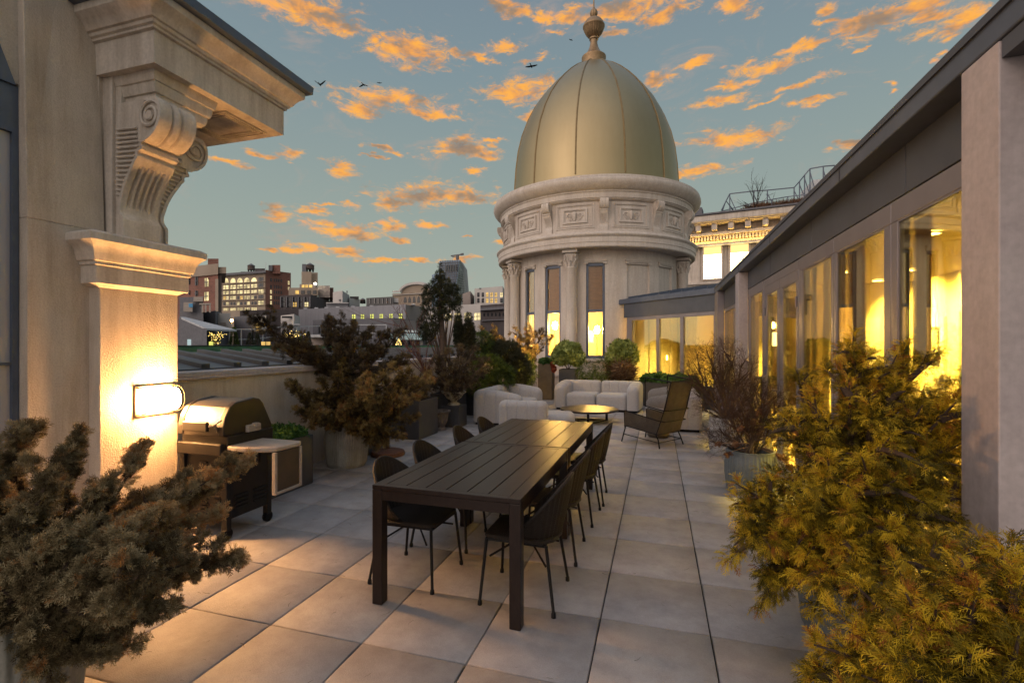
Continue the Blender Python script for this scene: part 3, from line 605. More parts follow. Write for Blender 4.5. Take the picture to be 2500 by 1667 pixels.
for (x, y) in ((2.1, 4.8), (2.1, 5.5), (3.45, 4.8), (3.45, 5.5)): gP('interior_chair', M().box(x - .2, x + .2, y - .2, y + .2, .43, .47).box(x - .2 if x < 3 else x + .17, x - .17 if x < 3 else x + .2, y - .2, y + .2, .47, .9).box(x - .2, x - .17, y - .2, y - .17, .05, .43).box(x + .17, x + .2, y - .2, y - .17, .05, .43).box(x - .2, x - .17, y + .17, y + .2, .05, .43).box(x + .17, x + .2, y + .17, y + .2, .05, .43), MT['black'])
bl = M().box(1.585, 1.60, 4.55, 4.86, 1.55, 2.42).box(1.585, 1.60, 3.55, 3.74, 1.5, 2.42); gP('half_drawn_blind', bl, MT['shade'])
MT['warm'] = em('warm_bulb', (1.0, 0.66, 0.26), 60.0); MT['warm2'] = em('warm_shade', (1.0, 0.78, 0.42), 9.0)
for k, (x, y) in enumerate(((2.5, 5.58), (2.6, 8.2), (2.8, 12.4))):
    t = thing('ceiling_light', ['recessed round ceiling light behind the nearest tall panes', 'recessed round ceiling light behind the glass doors', 'recessed round ceiling light beyond the pavilion post'][k], 'ceiling light', (x, y, 2.69), 0, 'recessed lights in the pavilion ceiling')
    M().lathe([(.001, 0), (.075, 0), (.075, .008), (.001, .008)], 20).build('lens', MT['warm'], t, loc=(0, 0, -.012)); M().lathe([(.078, 0), (.10, 0), (.10, .010), (.078, .010), (.078, 0)], 20).build('trim', MT['frame'], t, loc=(0, 0, -.013))
    lamp('glow', (0, 0, -.05), 620, (1.0, 0.72, 0.20), .3, 'AREA', t, None, 75)
for k, (x, y) in enumerate(((3.5, 3.5), (3.5, 5.0), (3.5, 6.6), (3.5, 8.2), (3.5, 9.4))):  # unseen fittings, added to throw light onto the dim inner wall
    t = thing('ceiling_light', 'unseen wall washer added to brighten the inner wall of the pavilion, one of a row', 'ceiling light', (x, y, 2.69), 0, 'added wall washers in the pavilion ceiling')
    M().lathe([(.078, 0), (.10, 0), (.10, .010), (.078, .010), (.078, 0)], 20).build('trim', MT['frame'], t, loc=(0, 0, -.013)); M().lathe([(.001, 0), (.075, 0), (.075, .008), (.001, .008)], 20).build('lens', MT['warm'], t, loc=(0, 0, -.012))
    lamp('glow', (0, 0, -.06), 520, (1.0, 0.72, 0.20), .3, 'AREA', t, (0, R(-42), 0), 110)
pm_ = W(1880, 825, 9.3); t = thing('table_lamp', 'table lamp with glowing square shade seen through the far glass door', 'lamp', (pm_.x, pm_.y, 1.0))
M().lathe([(.12, .60), (.12, .86), (.118, .86), (.118, .60)], 20).build('lamp_shade', MT['warm2'], t); M().lathe([(.07, 0), (.07, .02), (.012, .05), (.012, .6)], 12).build('stand', MT['black'], t)
gP('side_table', M().box(pm_.x - .25, pm_.x + .25, pm_.y - .25, pm_.y + .25, .96, 1.0).box(pm_.x - .2, pm_.x - .16, pm_.y - .2, pm_.y - .16, .04, .96).box(pm_.x + .16, pm_.x + .2, pm_.y + .16, pm_.y + .2, .04, .96), MT['grey'])
p_ = W(1886, 794, 9.0); t = thing('pendant_light', 'small glowing pendant bulb above the table lamp inside the glass door', 'pendant light', (p_.x, p_.y, p_.z))
M().lathe([(.001, -.07), (.05, -.05), (.06, 0), (.04, .05), (.001, .065)], 14).build('bulb', MT['warm'], t, smooth=True); M().tube([(0, 0, .065), (0, 0, 2.69 - p_.z)], .005, 5).build('cord', MT['black'], t)
for (u, v, d, lab) in ((1560, 799, 16.6, 'bright sconce on the yellow wall behind the left bay window'), (1618, 873, 16.0, 'low rectangular lamp glowing behind the middle bay window')):
    q = W(u, v, d); t = thing('sconce', lab, 'sconce', tuple(q)); M().box(-.16 if v > 850 else -.07, .16 if v > 850 else .07, -.04, .04, -.08, .08).build('shade', MT['warm'], t, bevel=.02, smooth=True); M().box(-.03, .03, .04, .09, -.05, .05).build('bracket', MT['black'], t)
lamp('room_glow', (.55, 15.7, 2.4), 420, (1.0, 0.72, 0.22), .8, 'AREA', gp, None, 120); bpy.data.objects['room_glow'].location = Vector((.9, 14.9, 2.62)) - gp.location

# ================================================================== domed tower
TC = Vector((-2.26, 18.16, 0)); tb = math.atan2(-TC.y, -TC.x)
tw = thing('domed_tower', 'round limestone tower with tall windows, carved frieze and golden egg-shaped dome', 'tower', tuple(TC))
def ring(m, p0, p1, z0, z1, r0, r1):
    """block of a curved wall between bearings p0, p1 (degrees right of the camera line)"""
    n = max(1, int(abs(p1 - p0) / 3)); vs = []; fs = []
    for k in range(n + 1):
        a = tb + R(p0 + (p1 - p0) * k / n)
        for (r, z) in ((r0, z0), (r1, z0), (r1, z1), (r0, z1)): vs.append((r * math.cos(a), r * math.sin(a), z))
    for k in range(n):
        for j in range(4): fs.append((k * 4 + j, k * 4 + (j + 1) % 4, k * 4 + 4 + (j + 1) % 4, k * 4 + 4 + j))
    fs += [(3, 2, 1, 0), (n * 4, n * 4 + 1, n * 4 + 2, n * 4 + 3)]
    return m.add(vs, fs)
def pol(r, p, z): a = tb + R(p); return (r * math.cos(a), r * math.sin(a), z)
WINS = [(-45.5, 5.0), (-26.0, 5.6), (1.0, 5.6)]; NIC = [(27.8, 7.8), (51.0, 7.3)]
sh = M(); cur = -180
for (c, h) in sorted(WINS + NIC):
    ring(sh, cur, c - h, 0, 4.62, 2.72, 3.0)
    if (c, h) in WINS: ring(sh, c - h, c + h, 0, 1.20, 2.72, 3.0); ring(sh, c - h, c + h, 4.18, 4.62, 2.72, 3.0)
    else: ring(sh, c - h, c + h, 0, 4.15, 2.72, 2.93); ring(sh, c - h, c + h, 4.15, 4.62, 2.72, 3.0)
    cur = c + h
ring(sh, cur, 180, 0, 4.62, 2.72, 3.0); sh.build('shaft', MT['tstone'], tw, smooth=True, ang=30)
bs = M(); ring(bs, -75, 75, 0, .62, 3.0, 3.16); ring(bs, -75, 75, .62, .68, 3.0, 3.2); bs.build('plinth', MT['tstone'], tw, smooth=True, ang=30)
for (c, h) in WINS + NIC:
    lt = M(); ring(lt, c - h - .7, c + h + .7, 4.20, 4.24, 3.0, 3.035); ring(lt, c - h - 1.1, c + h + 1.1, 4.24, 4.29, 3.0, 3.055); ring(lt, c - h - 1.1, c - h + 1.2, 4.15, 4.20, 3.0, 3.04); ring(lt, c + h - 1.2, c + h + 1.1, 4.15, 4.20, 3.0, 3.04); lt.build('window_moulding', MT['tstone'], tw, smooth=True, ang=30)
for (c, h) in WINS: lt = M(); ring(lt, c - h - 1, c + h + 1, 1.12, 1.20, 3.0, 3.08); lt.build('window_sill', MT['tstone'], tw, smooth=True, ang=30)
for (c, h) in WINS:
    f = M(); ring(f, c - h, c - h + 1.3, 1.20, 4.18, 2.88, 2.96); ring(f, c + h - 1.3, c + h, 1.20, 4.18, 2.88, 2.96); ring(f, c - h + 1.3, c + h - 1.3, 1.20, 1.29, 2.88, 2.96); ring(f, c - h + 1.3, c + h - 1.3, 4.09, 4.18, 2.88, 2.96); ring(f, c - h + 1.3, c + h - 1.3, 2.64, 2.73, 2.88, 2.955)
    f = f.build('window', MT['zinc'], tw, bevel=.004)
    g = M(); ring(g, c - h + 1.3, c + h - 1.3, 1.29, 2.64, 2.91, 2.915); ring(g, c - h + 1.3, c + h - 1.3, 2.73, 4.09, 2.91, 2.915); g.build('pane', MT['tglass'], f)
    g = M(); ring(g, c - h + 1.2, c + h - 1.2, 2.66, 4.12, 2.86, 2.87); g.build('blind', MT['shade'], f)
# engaged columns with leafy capitals
def flut(a, z): return 1 - .045 * (math.cos(a * 20) > .2)
cm = M().lathe([(.20, .68), (.20, .80), (.185, .84), (.20, .88), (.165, .94), (.165, 3.98), (.175, 4.0), (.18, 4.03), (.165, 4.05)], 80, rf=lambda a, z: flut(a, z) if .9 < z < 3.99 else 1)
cap = M().lathe([(.155, 4.05), (.16, 4.2), (.19, 4.34), (.25, 4.44)], 20)
for rr, z0, hh, kk in ((.16, 4.06, .17, 8), (.165, 4.18, .19, 8)):
    for k in range(kk):
        a = 2 * math.pi * (k + (.5 if z0 > 4.1 else 0)) / kk; ca, sa = math.cos(a), math.sin(a)
        pts = [(rr, z0), (rr + .02, z0 + hh * .6), (rr + .055, z0 + hh), (rr + .085, z0 + hh * .92), (rr + .08, z0 + hh * .8)]
        cap.tube([(q * ca, q * sa, z) for q, z in pts], [.035, .045, .035, .022, .012], 5)
for k in range(4):
    a = math.pi / 4 + k * math.pi / 2; ca, sa = math.cos(a), math.sin(a)
    cap.tube([((.19 + .06 * i / 5 + .05 * math.sin(i * .9)) * ca, (.19 + .06 * i / 5 + .05 * math.sin(i * .9)) * sa, 4.30 + .12 * math.sin(i * .55)) for i in range(8)], .022, 5)
cap.box(-.24, .24, -.24, .24, 4.47, 4.56)
for k, p in enumerate((-81.0, -59.0, -12.5, 70.5)):
    x, y, z = pol(3.18, p, 0)
    if k == 0: col0 = cm.build('column', MT['tstone'], tw, smooth=True, ang=50); cap0 = cap.build('capital', MT['tstone'], col0, smooth=True, ang=50)
    else: c_ = col0.copy(); C.objects.link(c_); c_.parent = tw; d_ = cap0.copy(); C.objects.link(d_); d_.parent = c_
    o = col0 if k == 0 else c_; o.location = (x, y, 0); o.rotation_euler = (0, 0, tb + R(p))
N = 120
M().lathe([(2.7, 4.58), (3.02, 4.585), (3.06, 4.60), (3.40, 4.60), (3.40, 4.57), (3.52, 4.57), (3.55, 4.60), (3.55, 4.72), (3.565, 4.725), (3.565, 4.88), (3.59, 4.90), (3.62, 4.94), (3.62, 4.975), (3.58, 5.0), (3.56, 5.0), (3.50, 5.04), (3.46, 5.06), (3.46, 5.09), (3.34, 5.12)], N).build('architrave', MT['tstone'], tw, smooth=True, ang=25)
M().lathe([(3.34, 5.118), (3.34, 6.02), (2.9, 6.03)], N).build('frieze', MT['tstone'], tw, smooth=True, ang=30)
M().lathe([(3.34, 6.01), (3.40, 6.02), (3.44, 6.05), (3.44, 6.075), (3.47, 6.08), (3.47, 6.24), (3.50, 6.26), (3.50, 6.30), (3.54, 6.31), (3.60, 6.35), (3.66, 6.41), (3.71, 6.47), (3.735, 6.54), (3.73, 6.60), (3.70, 6.63), (3.705, 6.64), (3.70, 6.70), (3.3, 6.78), (2.9, 6.80)], N).build('cornice', MT['tstone'], tw, smooth=True, ang=25)
for k in range(-3, 4):
    p = 5 + 29.7 * k + 0
    b = M(); sc3 = Matrix.Diagonal((.60, .85, .90, 1)); a = tb + R(p)
    Mx = Matrix.Rotation(a, 4, 'Z') @ Matrix.Translation((3.33, -.13, 6.04 - .90 * 3.51)) @ sc3; console(b, Mx, .30, True); b.build('frieze_bracket', MT['tstone'], tw, smooth=True, ang=35)
for k in range(-3, 4):
    p = -10 + 29.7 * k; f = M()
    for (h, z0, z1, w, r1) in ((10.3, 5.20, 5.96, .9, 3.365), (9.2, 5.25, 5.91, .45, 3.375), (6.6, 5.36, 5.80, .8, 3.385), (5.7, 5.40, 5.76, .35, 3.372)):
        wz = w * .045; ring(f, p - h, p + h, z0, z0 + wz, 3.338, r1); ring(f, p - h, p + h, z1 - wz, z1, 3.338, r1); ring(f, p - h, p - h + w, z0 + wz, z1 - wz, 3.338, r1); ring(f, p + h - w, p + h, z0 + wz, z1 - wz, 3.338, r1)
    f = f.build('frieze_panel', MT['tstone'], tw)
    g = M()
    for s in (-1, 1):
        g.tube([pol(3.35, p + s * (2.9 + (1.5 - .055 * i) * math.cos(i * .45)), 5.57 + (.105 - .0038 * i) * math.sin(i * .45)) for i in range(24)], .016, 5)
        g.tube([pol(3.35, p + s * (.3 + .4 * i), 5.48 + .03 * math.sin(i)) for i in range(8)], .014, 5)
    g.tube([pol(3.345, p, 5.45), pol(3.36, p, 5.55), pol(3.36, p, 5.66), pol(3.345, p, 5.72)], [.03, .06, .07, .02], 8)
    g.build('scroll_relief', MT['tstone'], f, smooth=True)
DP = [(3.0, 6.6), (3.0, 7.0), (2.98, 7.42), (2.94, 8.0), (2.86, 8.62), (2.72, 9.2), (2.49, 9.8), (2.23, 10.3), (1.90, 10.77), (1.57, 11.15), (1.21, 11.5), (.90, 11.75), (.62, 11.93), (.39, 12.05)]
M().lathe(DP, 128).build('dome', MT['gold'], tw, smooth=True, ang=80)
for k in range(12):
    p = -11 + 30 * k
    M().tube([pol(r + .005, p, z) for r, z in DP[1:]], .026, 6).build('dome_rib', MT['goldrib'], tw, smooth=True)
fn = M().lathe([(.44, 12.02), (.43, 12.22), (.45, 12.27), (.45, 12.33), (.40, 12.37), (.33, 12.41), (.27, 12.50), (.21, 12.60), (.16, 12.72), (.13, 12.86), (.13, 12.98), (.165, 13.0), (.165, 13.05), (.12, 13.07)], 32).build('finial', MT['finial'], tw, smooth=True, ang=40)
M().lathe([(.12, 13.06), (.22, 13.12), (.31, 13.24), (.37, 13.37), (.39, 13.44), (.405, 13.46), (.405, 13.50), (.385, 13.52), (.36, 13.60), (.29, 13.70), (.18, 13.78), (.08, 13.82)], 96, rf=lambda a, z: 1 - (.06 if (z < 13.44 and math.cos(a * 24) > 0) else 0)).build('ribbed_ball', MT['finial'], fn, smooth=True, ang=50)
M().lathe([(.07, 13.81), (.09, 13.85), (.14, 13.94), (.145, 14.0), (.12, 14.08), (.05, 14.15), (.04, 14.2)], 40, rf=lambda a, z: 1 - (.08 if math.cos(a * 14) > .2 else 0)).build('small_ball', MT['finial'], fn, smooth=True, ang=50)
M().tube([(0, 0, 14.18), (0, 0, 15.6)], .025, 8).build('spire', MT['finial'], fn)
MT['tbulb'] = em('tower_bulb', (1.0, 0.62, 0.20), 480.0)
# inside of the tower, lit
ti = M().lathe([(.01, 0.9), (2.70, 0.9)], 40); ti.add([pol(2.66, -88, .9), pol(2.66, 88, .9), pol(2.66, 88, 4.4), pol(2.66, -88, 4.4)], [(0, 1, 2, 3)]); ti.build('interior_partition', MT['inwall'], tw)
M().box(-.12, .12, -.02, .02, -.2, .2).xf(Matrix.Translation(Vector(pol(1.5, -5, 1.9)))).build('interior_doorway', MT['white'], tw)
for (p, r, z, lab, e) in ((-23.8, 2.3, 2.24, 'brilliant lamp glowing inside the second tower window from the left', 420), (3.0, 2.0, 2.12, 'bright lamp glowing inside the right-hand tower window', 420), (-45, 1.9, 2.3, 'lamp glowing inside the leftmost tower window', 260)):
    q = Vector(pol(r, p, z)) + TC; t = thing('lamp', lab, 'lamp', tuple(q)); M().lathe([(.001, -.13), (.07, -.11), (.09, 0), (.06, .11), (.001, .13)], 14).build('bulb', MT['tbulb'], t, smooth=True)
    M().tube([(0, 0, -.13), (0, 0, -1.3)], .012, 6).build('stem', MT['bronze'], t); 0
# ================================================================== city beyond
struct(M().box(-900, 900, -200, 1400, -18.2, -18).build('ground', pm('asphalt_ground', (0.03, 0.03, 0.032), 0.9)), 'dark city ground far below')
MT['brick'] = brickm('red_brown_brick', (0.27, 0.11, 0.08), (0.20, 0.085, 0.062), (0.24, 0.16, 0.13), 1.6)
MT['brick2'] = brickm('brown_brick', (0.15, 0.08, 0.06), (0.12, 0.065, 0.05), (0.15, 0.11, 0.09), 1.4)
MT['sand'] = pm('sandstone_wall', (0.26, 0.205, 0.155), 0.9, 0, (0.33, 0.265, 0.205), 0.4)
MT['pale'] = pm('pale_wall', (0.42, 0.40, 0.38), 0.9, 0, (0.50, 0.47, 0.44), 0.5)
MT['greyw'] = pm('grey_metal_cladding', (0.22, 0.22, 0.24), 0.7, 0.1, (0.28, 0.28, 0.30), 0.5, stretch=(8, 8, 0.3))
MT['dgrey'] = pm('dark_grey_wall', (0.12, 0.12, 0.132), 0.85)
MT['dark'] = pm('netted_dark_wall', (0.05, 0.043, 0.045), 0.95, 0, (0.08, 0.068, 0.068), 0.6, stretch=(4, 4, 1))
MT['pink'] = pm('pinkish_wall', (0.27, 0.225, 0.20), 0.9, 0, (0.32, 0.27, 0.24), 0.5)
MT['bglass'] = pm('blue_curtain_glass', (0.17, 0.26, 0.36), 0.15, 0.1, (0.24, 0.34, 0.45), 0.08, stretch=(1, 1, 0.4))
MT['dwin'] = pm('dark_window_glass', (0.02, 0.022, 0.026), 0.12)
MT['litw'] = em('lit_office_window', (1.0, 0.80, 0.40), 1.25, 0.65, 0.9, False)
MT['lit2'] = em('lit_warm_window', (1.0, 0.62, 0.18), 1.1, 0.5, 1.2, False)
MT['lit3'] = em('lit_yellow_green_window', (0.85, 0.85, 0.18), 1.1, 0.4, 1.2, False)
MT['tank'] = pm('water_tank_wood', (0.075, 0.055, 0.045), 0.9, 0, (0.12, 0.09, 0.075), 2, stretch=(5, 5, 0.3))
MT['white_m'] = pm('white_painted_metal', (0.42, 0.43, 0.44), 0.6)
c1_ = lambda x, y: (430 + x * .17028, 600 + y * .17028)
c2_ = lambda x, y: (780 + x * .20408, 600 + y * .20408)
class Bld:
    """a building whose visible faces run through sight-line columns (u, distance); walls, then windows laid on each face"""
    def __init__(s, name, label, chain, vtop, mat, depth=14, zb=-18, cat='building', group=None, dtop=None, wall='wall'):
        s.p = [W(u, CY, d) for u, d in chain]; z = W(chain[0][0], vtop, dtop or chain[0][1]).z; s.z = z
        s.t = thing(name, label, cat, (s.p[0].x, s.p[0].y, max(zb, -18)), 0, group); s.cam = Vector((0, 0))
        far = (s.p[-1] + s.p[0]) / 2; dirv = Vector((far.x, far.y, 0)).normalized() * depth
        poly = [(p.x, p.y) for p in s.p] + [(s.p[-1].x + dirv.x, s.p[-1].y + dirv.y), (s.p[0].x + dirv.x, s.p[0].y + dirv.y)]
        s.dirv = dirv; P(wall, M().prism(poly, zb, z), mat, s.t)
    def hitp(s, i, u, v, off=0.0):
        a = (u - CX) / F; r = Vector((a * cT - sT, a * sT + cT)); A = Vector(s.p[i][:2]); B = Vector(s.p[i + 1][:2]); n = Vector(((B - A).y, -(B - A).x)).normalized()
        if n.dot(A) > 0: n = -n
        A2 = A + n * off; k = A2.dot(n) / r.dot(n); return Vector((r.x * k, r.y * k, H + (CY - v) / F * k))
    def win(s, i, rects, mats, cf, name='window', th=.12, arch=False):
        for q, (x0, y0, x1, y1) in enumerate(rects):
            (u0, v0), (u1, v1) = cf(x0, y0), cf(x1, y1); mat = mats[q % len(mats)] if isinstance(mats, (list, tuple)) else mats
            tl = s.hitp(i, u0, v0, .04); br = s.hitp(i, u1, v1, .04); zt, zb = tl.z, min(br.z, tl.z - .2)
            d = Vector((br.x - tl.x, br.y - tl.y, 0)); L = d.length; d.normalize(); n = Vector((d.y, -d.x, 0)); n = -n if n.dot(tl) < 0 else n
            if arch:
                pts = [(0, zb)] + [(L / 2 - L / 2 * math.cos(a), zb + (zt - zb) * (.35 + .65 * math.sin(a))) for a in np.linspace(0, math.pi, 9)] + [(L, zb)]
            else: pts = [(0, zb), (0, zt), (L, zt), (L, zb)]
            o = Vector((tl.x, tl.y, 0)); f = [(o + d * a).to_tuple()[:2] + (z,) for a, z in pts]; b = [(o + d * a + n * th).to_tuple()[:2] + (z,) for a, z in pts]; k = len(pts)
            m = M().add(f + b, [tuple(range(k)), tuple(range(k, 2 * k))[::-1]] + [(j, (j + 1) % k, (j + 1) % k + k, j + k) for j in range(k)])
            w_ = P(name, m, mat, s.t)
            if name == 'window' and not arch:
                mid = (zt + zb) / 2; fr = M(); hw = .05 + L * .035
                for (p0, p1) in (((0, mid), (L, mid)), ((L / 2, zb), (L / 2, zt))):
                    A3 = o + d * p0[0] - n * .03; B3 = o + d * p1[0] - n * .03; fr.bar((A3.x, A3.y, p0[1]), (B3.x, B3.y, p1[1]), hw if p0[1] != p1[1] else .05, .05 if p0[1] != p1[1] else hw, up=(0, 0, 1) if p0[1] == p1[1] else tuple(n))
                f_ = fr.build('glazing_bar', MT['dgrey'], w_); f_.location = (0, 0, 0)
    def band(s, i, x0, x1, y0, y1, mat, cf, name='cornice', proud=.4):
        A = s.hitp(i, *cf(x0, y0), off=proud); B = s.hitp(i, *cf(x1, y0), off=proud); A2 = s.hitp(i, cf(x0, y0)[0], cf(x0, y0)[1], -.02); B2 = s.hitp(i, cf(x1, y0)[0], cf(x1, y0)[1], -.02); zt = A.z; zb = s.hitp(i, *cf(x0, y1), off=proud).z
        P(name, M().hexa([(A.x, A.y, zb), (B.x, B.y, zb), (B2.x, B2.y, zb), (A2.x, A2.y, zb), (A.x, A.y, zt), (B.x, B.y, zt), (B2.x, B2.y, zt), (A2.x, A2.y, zt)]), mat, s.t)
    def box(s, name, u0, u1, v0, v1, d, mat, dep=5):
        a = W(u0, v0, d); b = W(u1, v0, d); z1 = a.z; z0 = W(u0, v1, d).z; k = Vector((a.x, a.y, 0)).normalized() * dep
        P(name, M().hexa([(a.x, a.y, z0), (b.x, b.y, z0), (b.x + k.x, b.y + k.y, z0), (a.x + k.x, a.y + k.y, z0), (a.x, a.y, z1), (b.x, b.y, z1), (b.x + k.x, b.y + k.y, z1), (a.x + k.x, a.y + k.y, z1)]), mat, s.t)
def U1(x): return 430 + x * .17028
def V1(y): return 600 + y * .17028
def U2(x): return 780 + x * .20408
def V2(y): return 600 + y * .20408
def tank(label, u, v0, v1, d, wpx, group='rooftop water tanks'):
    c = W(u, v1, d + 3); r = wpx / F * d / 2; h = (v1 - v0) / F * d; t = thing('water_tank', label, 'water tank', tuple(c), 0, group)
    M().lathe([(.01, .5), (r, .5), (r * .97, h * .72)], 20).build('barrel', MT['tank'], t, smooth=True); M().lathe([(r * 1.08, h * .72), (.02, h)], 20).build('roof', MT['dgrey'], t)
    g = M()
    for a in (0.8, 2.4, 3.9, 5.5): g.box(r * .7 * math.cos(a) - .12, r * .7 * math.cos(a) + .12, r * .7 * math.sin(a) - .12, r * .7 * math.sin(a) + .12, 0, .5)
    g.build('stand', MT['black'], t)
# brick house behind the capital
b = Bld('brick_building', 'red brick building with tall sash windows just right of the lit capital', [(U1(-60), 46), (U1(600), 43), (U1(655), 50)], V1(430), MT['brick'], 12, dtop=46)
b.band(0, -60, 600, 330, 475, MT['sand'], c1_, 'parapet_band', .15); b.band(0, 560, 604, 478, 940, MT['sand'], c1_, 'quoins', .12); b.box('chimney', U1(455), U1(608), V1(185), V1(480), 43.5, MT['brick'], 2.5)
b.box('cornice', U1(596), U1(718), V1(305), V1(395), 43, MT['sand'], 8); b.box('side_wall', U1(600), U1(650), V1(390), V1(1000), 43.4, MT['pink'], 6)
b.win(0, [(270, 445, 310, 565), (270, 645, 310, 715), (180, 440, 198, 555), (180, 640, 198, 700)], MT['dwin'], c1_); b.win(0, [(410, 465, 460, 583), (405, 665, 460, 785)], MT['litw'], c1_)
# loft building
b = Bld('loft_building', 'wide sandstone loft building with rows of lit arched and square windows', [(U1(640), 122), (U1(1280), 116.5), (U1(1645), 130)], V1(430), MT['sand'], 30)
b.band(0, 640, 1285, 400, 432, MT['dgrey'], c1_, 'cornice', .8)
ys = [(462, 538), (552, 622), (636, 690), (716, 770), (800, 850), (886, 930)]; xs = [(677, 747), (778, 850), (875, 950), (975, 1050), (1078, 1153)]
b.win(0, [(x0, ys[0][0] + 6 - i * 2, x1, ys[0][1] - 8 - i * 2) for i, (x0, x1) in enumerate(xs)], MT['litw'], c1_, arch=True)
for r_, (y0, y1) in enumerate(ys[1:]):
    ww = []
    for i, (x0, x1) in enumerate(xs):
        if r_ < 2: ww.append((x0, y0 + 18 - i * 4, x1, y1 + 2 - i * 4))
        else: ww += [(x0, y0 + 10 - i * 2, x0 + 28, y1 - i * 2), (x0 + 42, y0 + 10 - i * 2, x1, y1 - i * 2)]
    b.win(0, ww, MT['litw'] if r_ < 2 else ([MT['lit2'], MT['litw'], MT['litw'], MT['litw'], MT['dwin']] if r_ == 2 else [MT['dwin'], MT['litw'], MT['dwin']] if r_ == 3 else [MT['litw']]), c1_)
b.win(0, [(1178, y0 - 8, 1250, y1 - 8) for y0, y1 in ys[:5]], [MT['dwin'], MT['dwin'], MT['litw'], MT['dwin'], MT['litw']], c1_)
for y in (545, 628, 700, 785, 868): b.band(0, 640, 1280, y, y + 8, MT['sand'], c1_, 'string_course', .3)
b2 = Bld('brick_building', 'long red brick wing with small windows beside the lit loft building', [(U1(1284), 116.0), (U1(1645), 121)], V1(345), MT['brick'], 28)
for k, y in enumerate((465, 560, 635, 715, 790)): b2.win(0, [(1350, y, 1372, y + 50), (1403, y + 6, 1418, y + 52), (1435, y + 8, 1450, y + 54), (1465, y + 10, 1480, y + 56), (1500, y + 14, 1516, y + 58)], [MT['litw'] if k > 1 else MT['dwin'], MT['dwin'], MT['dwin'], MT['dwin'], MT['dwin']], c1_)
b2.win(0, [(1605, 505, 1625, 558), (1605, 590, 1625, 632)], MT['litw'], c1_)
b2.box('penthouse', U1(1380), U1(1495), V1(275), V1(400), 117, MT['brick'], 12); b2.box('stair_house', U1(1325), U1(1380), V1(278), V1(360), 116.5, MT['dgrey'], 10); b.box('roof_house', U1(925), U1(1275), V1(372), V1(415), 121, MT['dark'], 10); b.box('roof_house', U1(1130), U1(1275), V1(325), V1(375), 122, MT['dark'], 8)
tank('conical roofed water tank on the lit loft building', U1(1076), V1(250), V1(375), 124, 17)
b.box('mast', U1(1283), U1(1290), V1(240), V1(345), 116, MT['white_m'], .4)
# stepped building with the water tank
b = Bld('stepped_building', 'dark stepped building with terraces below the tall water tank', [(U1(1490), 82), (U1(1930), 80), (U1(2255), 95)], V1(705), MT['dark'], 20, dtop=81)
for (y0, y1, pat) in ((740, 800, ['d', 'd', 'd', 'd', 'd']), (812, 872, ['d', 'd', '2', 'd', 'l'])): b.win(0, [(1510 + k * 83, y0, 1560 + k * 83, y1) for k in range(5)], [MT['dwin'] if q == 'd' else (MT['lit2'] if q == '2' else MT['litw']) for q in pat], c1_)
for k in range(6): b.band(0, 1490 + k * 84, 1506 + k * 84, 730, 880, MT['dgrey'], c1_, 'pier', .3)
b.box('terrace_storey', U1(1612), U1(2036), V1(602), V1(710), 86, MT['sand'], 14); b.box('terrace_storey', U1(2036), U1(2205), V1(572), V1(740), 88, MT['pink'], 14); b.box('terrace_storey', U1(2200), U1(2256), V1(600), V1(740), 89, MT['brick2'], 10)
b.box('tower_block', U1(1798), U1(1942), V1(372), V1(560), 90, MT['sand'], 9); b.box('tower_block', U1(1940), U1(2030), V1(385), V1(600), 91, MT['sand'], 9); b.box('stair_house', U1(1806), U1(1862), V1(262), V1(374), 91, MT['dgrey'], 4); b.box('lit_terrace', U1(1770), U1(2000), V1(550), V1(603), 89, MT['pink'], 4)
for (x0, x1) in ((1800, 1840), (1850, 1890), (1905, 1950)): b.box('window', U1(x0), U1(x1), V1(560), V1(598), 88.9, MT['lit2'], .3)
for x in (1710, 1790, 1875, 1960): b.box('window', U1(x), U1(x + 50), V1(640), V1(690), 85.9, MT['lit2'] if x == 1710 else MT['dwin'], .3)
tank('tall round water tank on the stepped building', U1(1920), V1(240), V1(375), 92, 20)
# netted dark block and grey plant rooms
Bld('scaffolded_building', 'long dark building wrapped in netting in the middle distance', [(U1(915), 64), (U1(1400), 62), (U1(2080), 60)], V1(905), MT['dark'], 14, dtop=61)
b = Bld('plant_room', 'grey rooftop plant room with a pale right side, leftmost in the city view', [(U1(140), 34), (U1(565), 31), (U1(782), 38)], V1(960), MT['dgrey'], 6, zb=-2, dtop=33); b.box('pale_side', U1(566), U1(780), V1(965), V1(1210), 32, MT['pale'], 2); b.box('vent', U1(630), U1(712), V1(1098), V1(1180), 31.8, MT['pink'], .3)
b = Bld('plant_room', 'second grey rooftop plant room with a doorway, right of the starry lamp', [(U1(830), 38), (U1(1080), 35), (U1(1295), 42)], V1(1010), MT['dgrey'], 6, zb=-2, dtop=37); b.box('pale_side', U1(1082), U1(1294), V1(995), V1(1230), 36, MT['pale'], 2); b.box('doorway', U1(1150), U1(1205), V1(1085), V1(1210), 35.8, MT['lit2'], .2)
b = Bld('rooftop_unit', 'pale air handling unit on a steel frame above the lit trees', [(U1(1500), 40), (U1(1690), 38), (U1(1778), 42)], V1(1000), MT['pale'], 4, zb=1.4, cat='air unit', wall='casing'); b.box('louvre', U1(1515), U1(1660), V1(1010), V1(1035), 38.2, MT['dwin'], .2); b.box('frame', U1(1590), U1(1780), V1(1120), V1(1135), 38, MT['white_m'], 2)
b = Bld('rooftop_chiller', 'cluster of silver chillers and pipes beside the brick building', [(U1(50), 30), (U1(390), 29.5)], V1(740), MT['dgrey'], 4, zb=-2, cat='chiller', wall='casing')
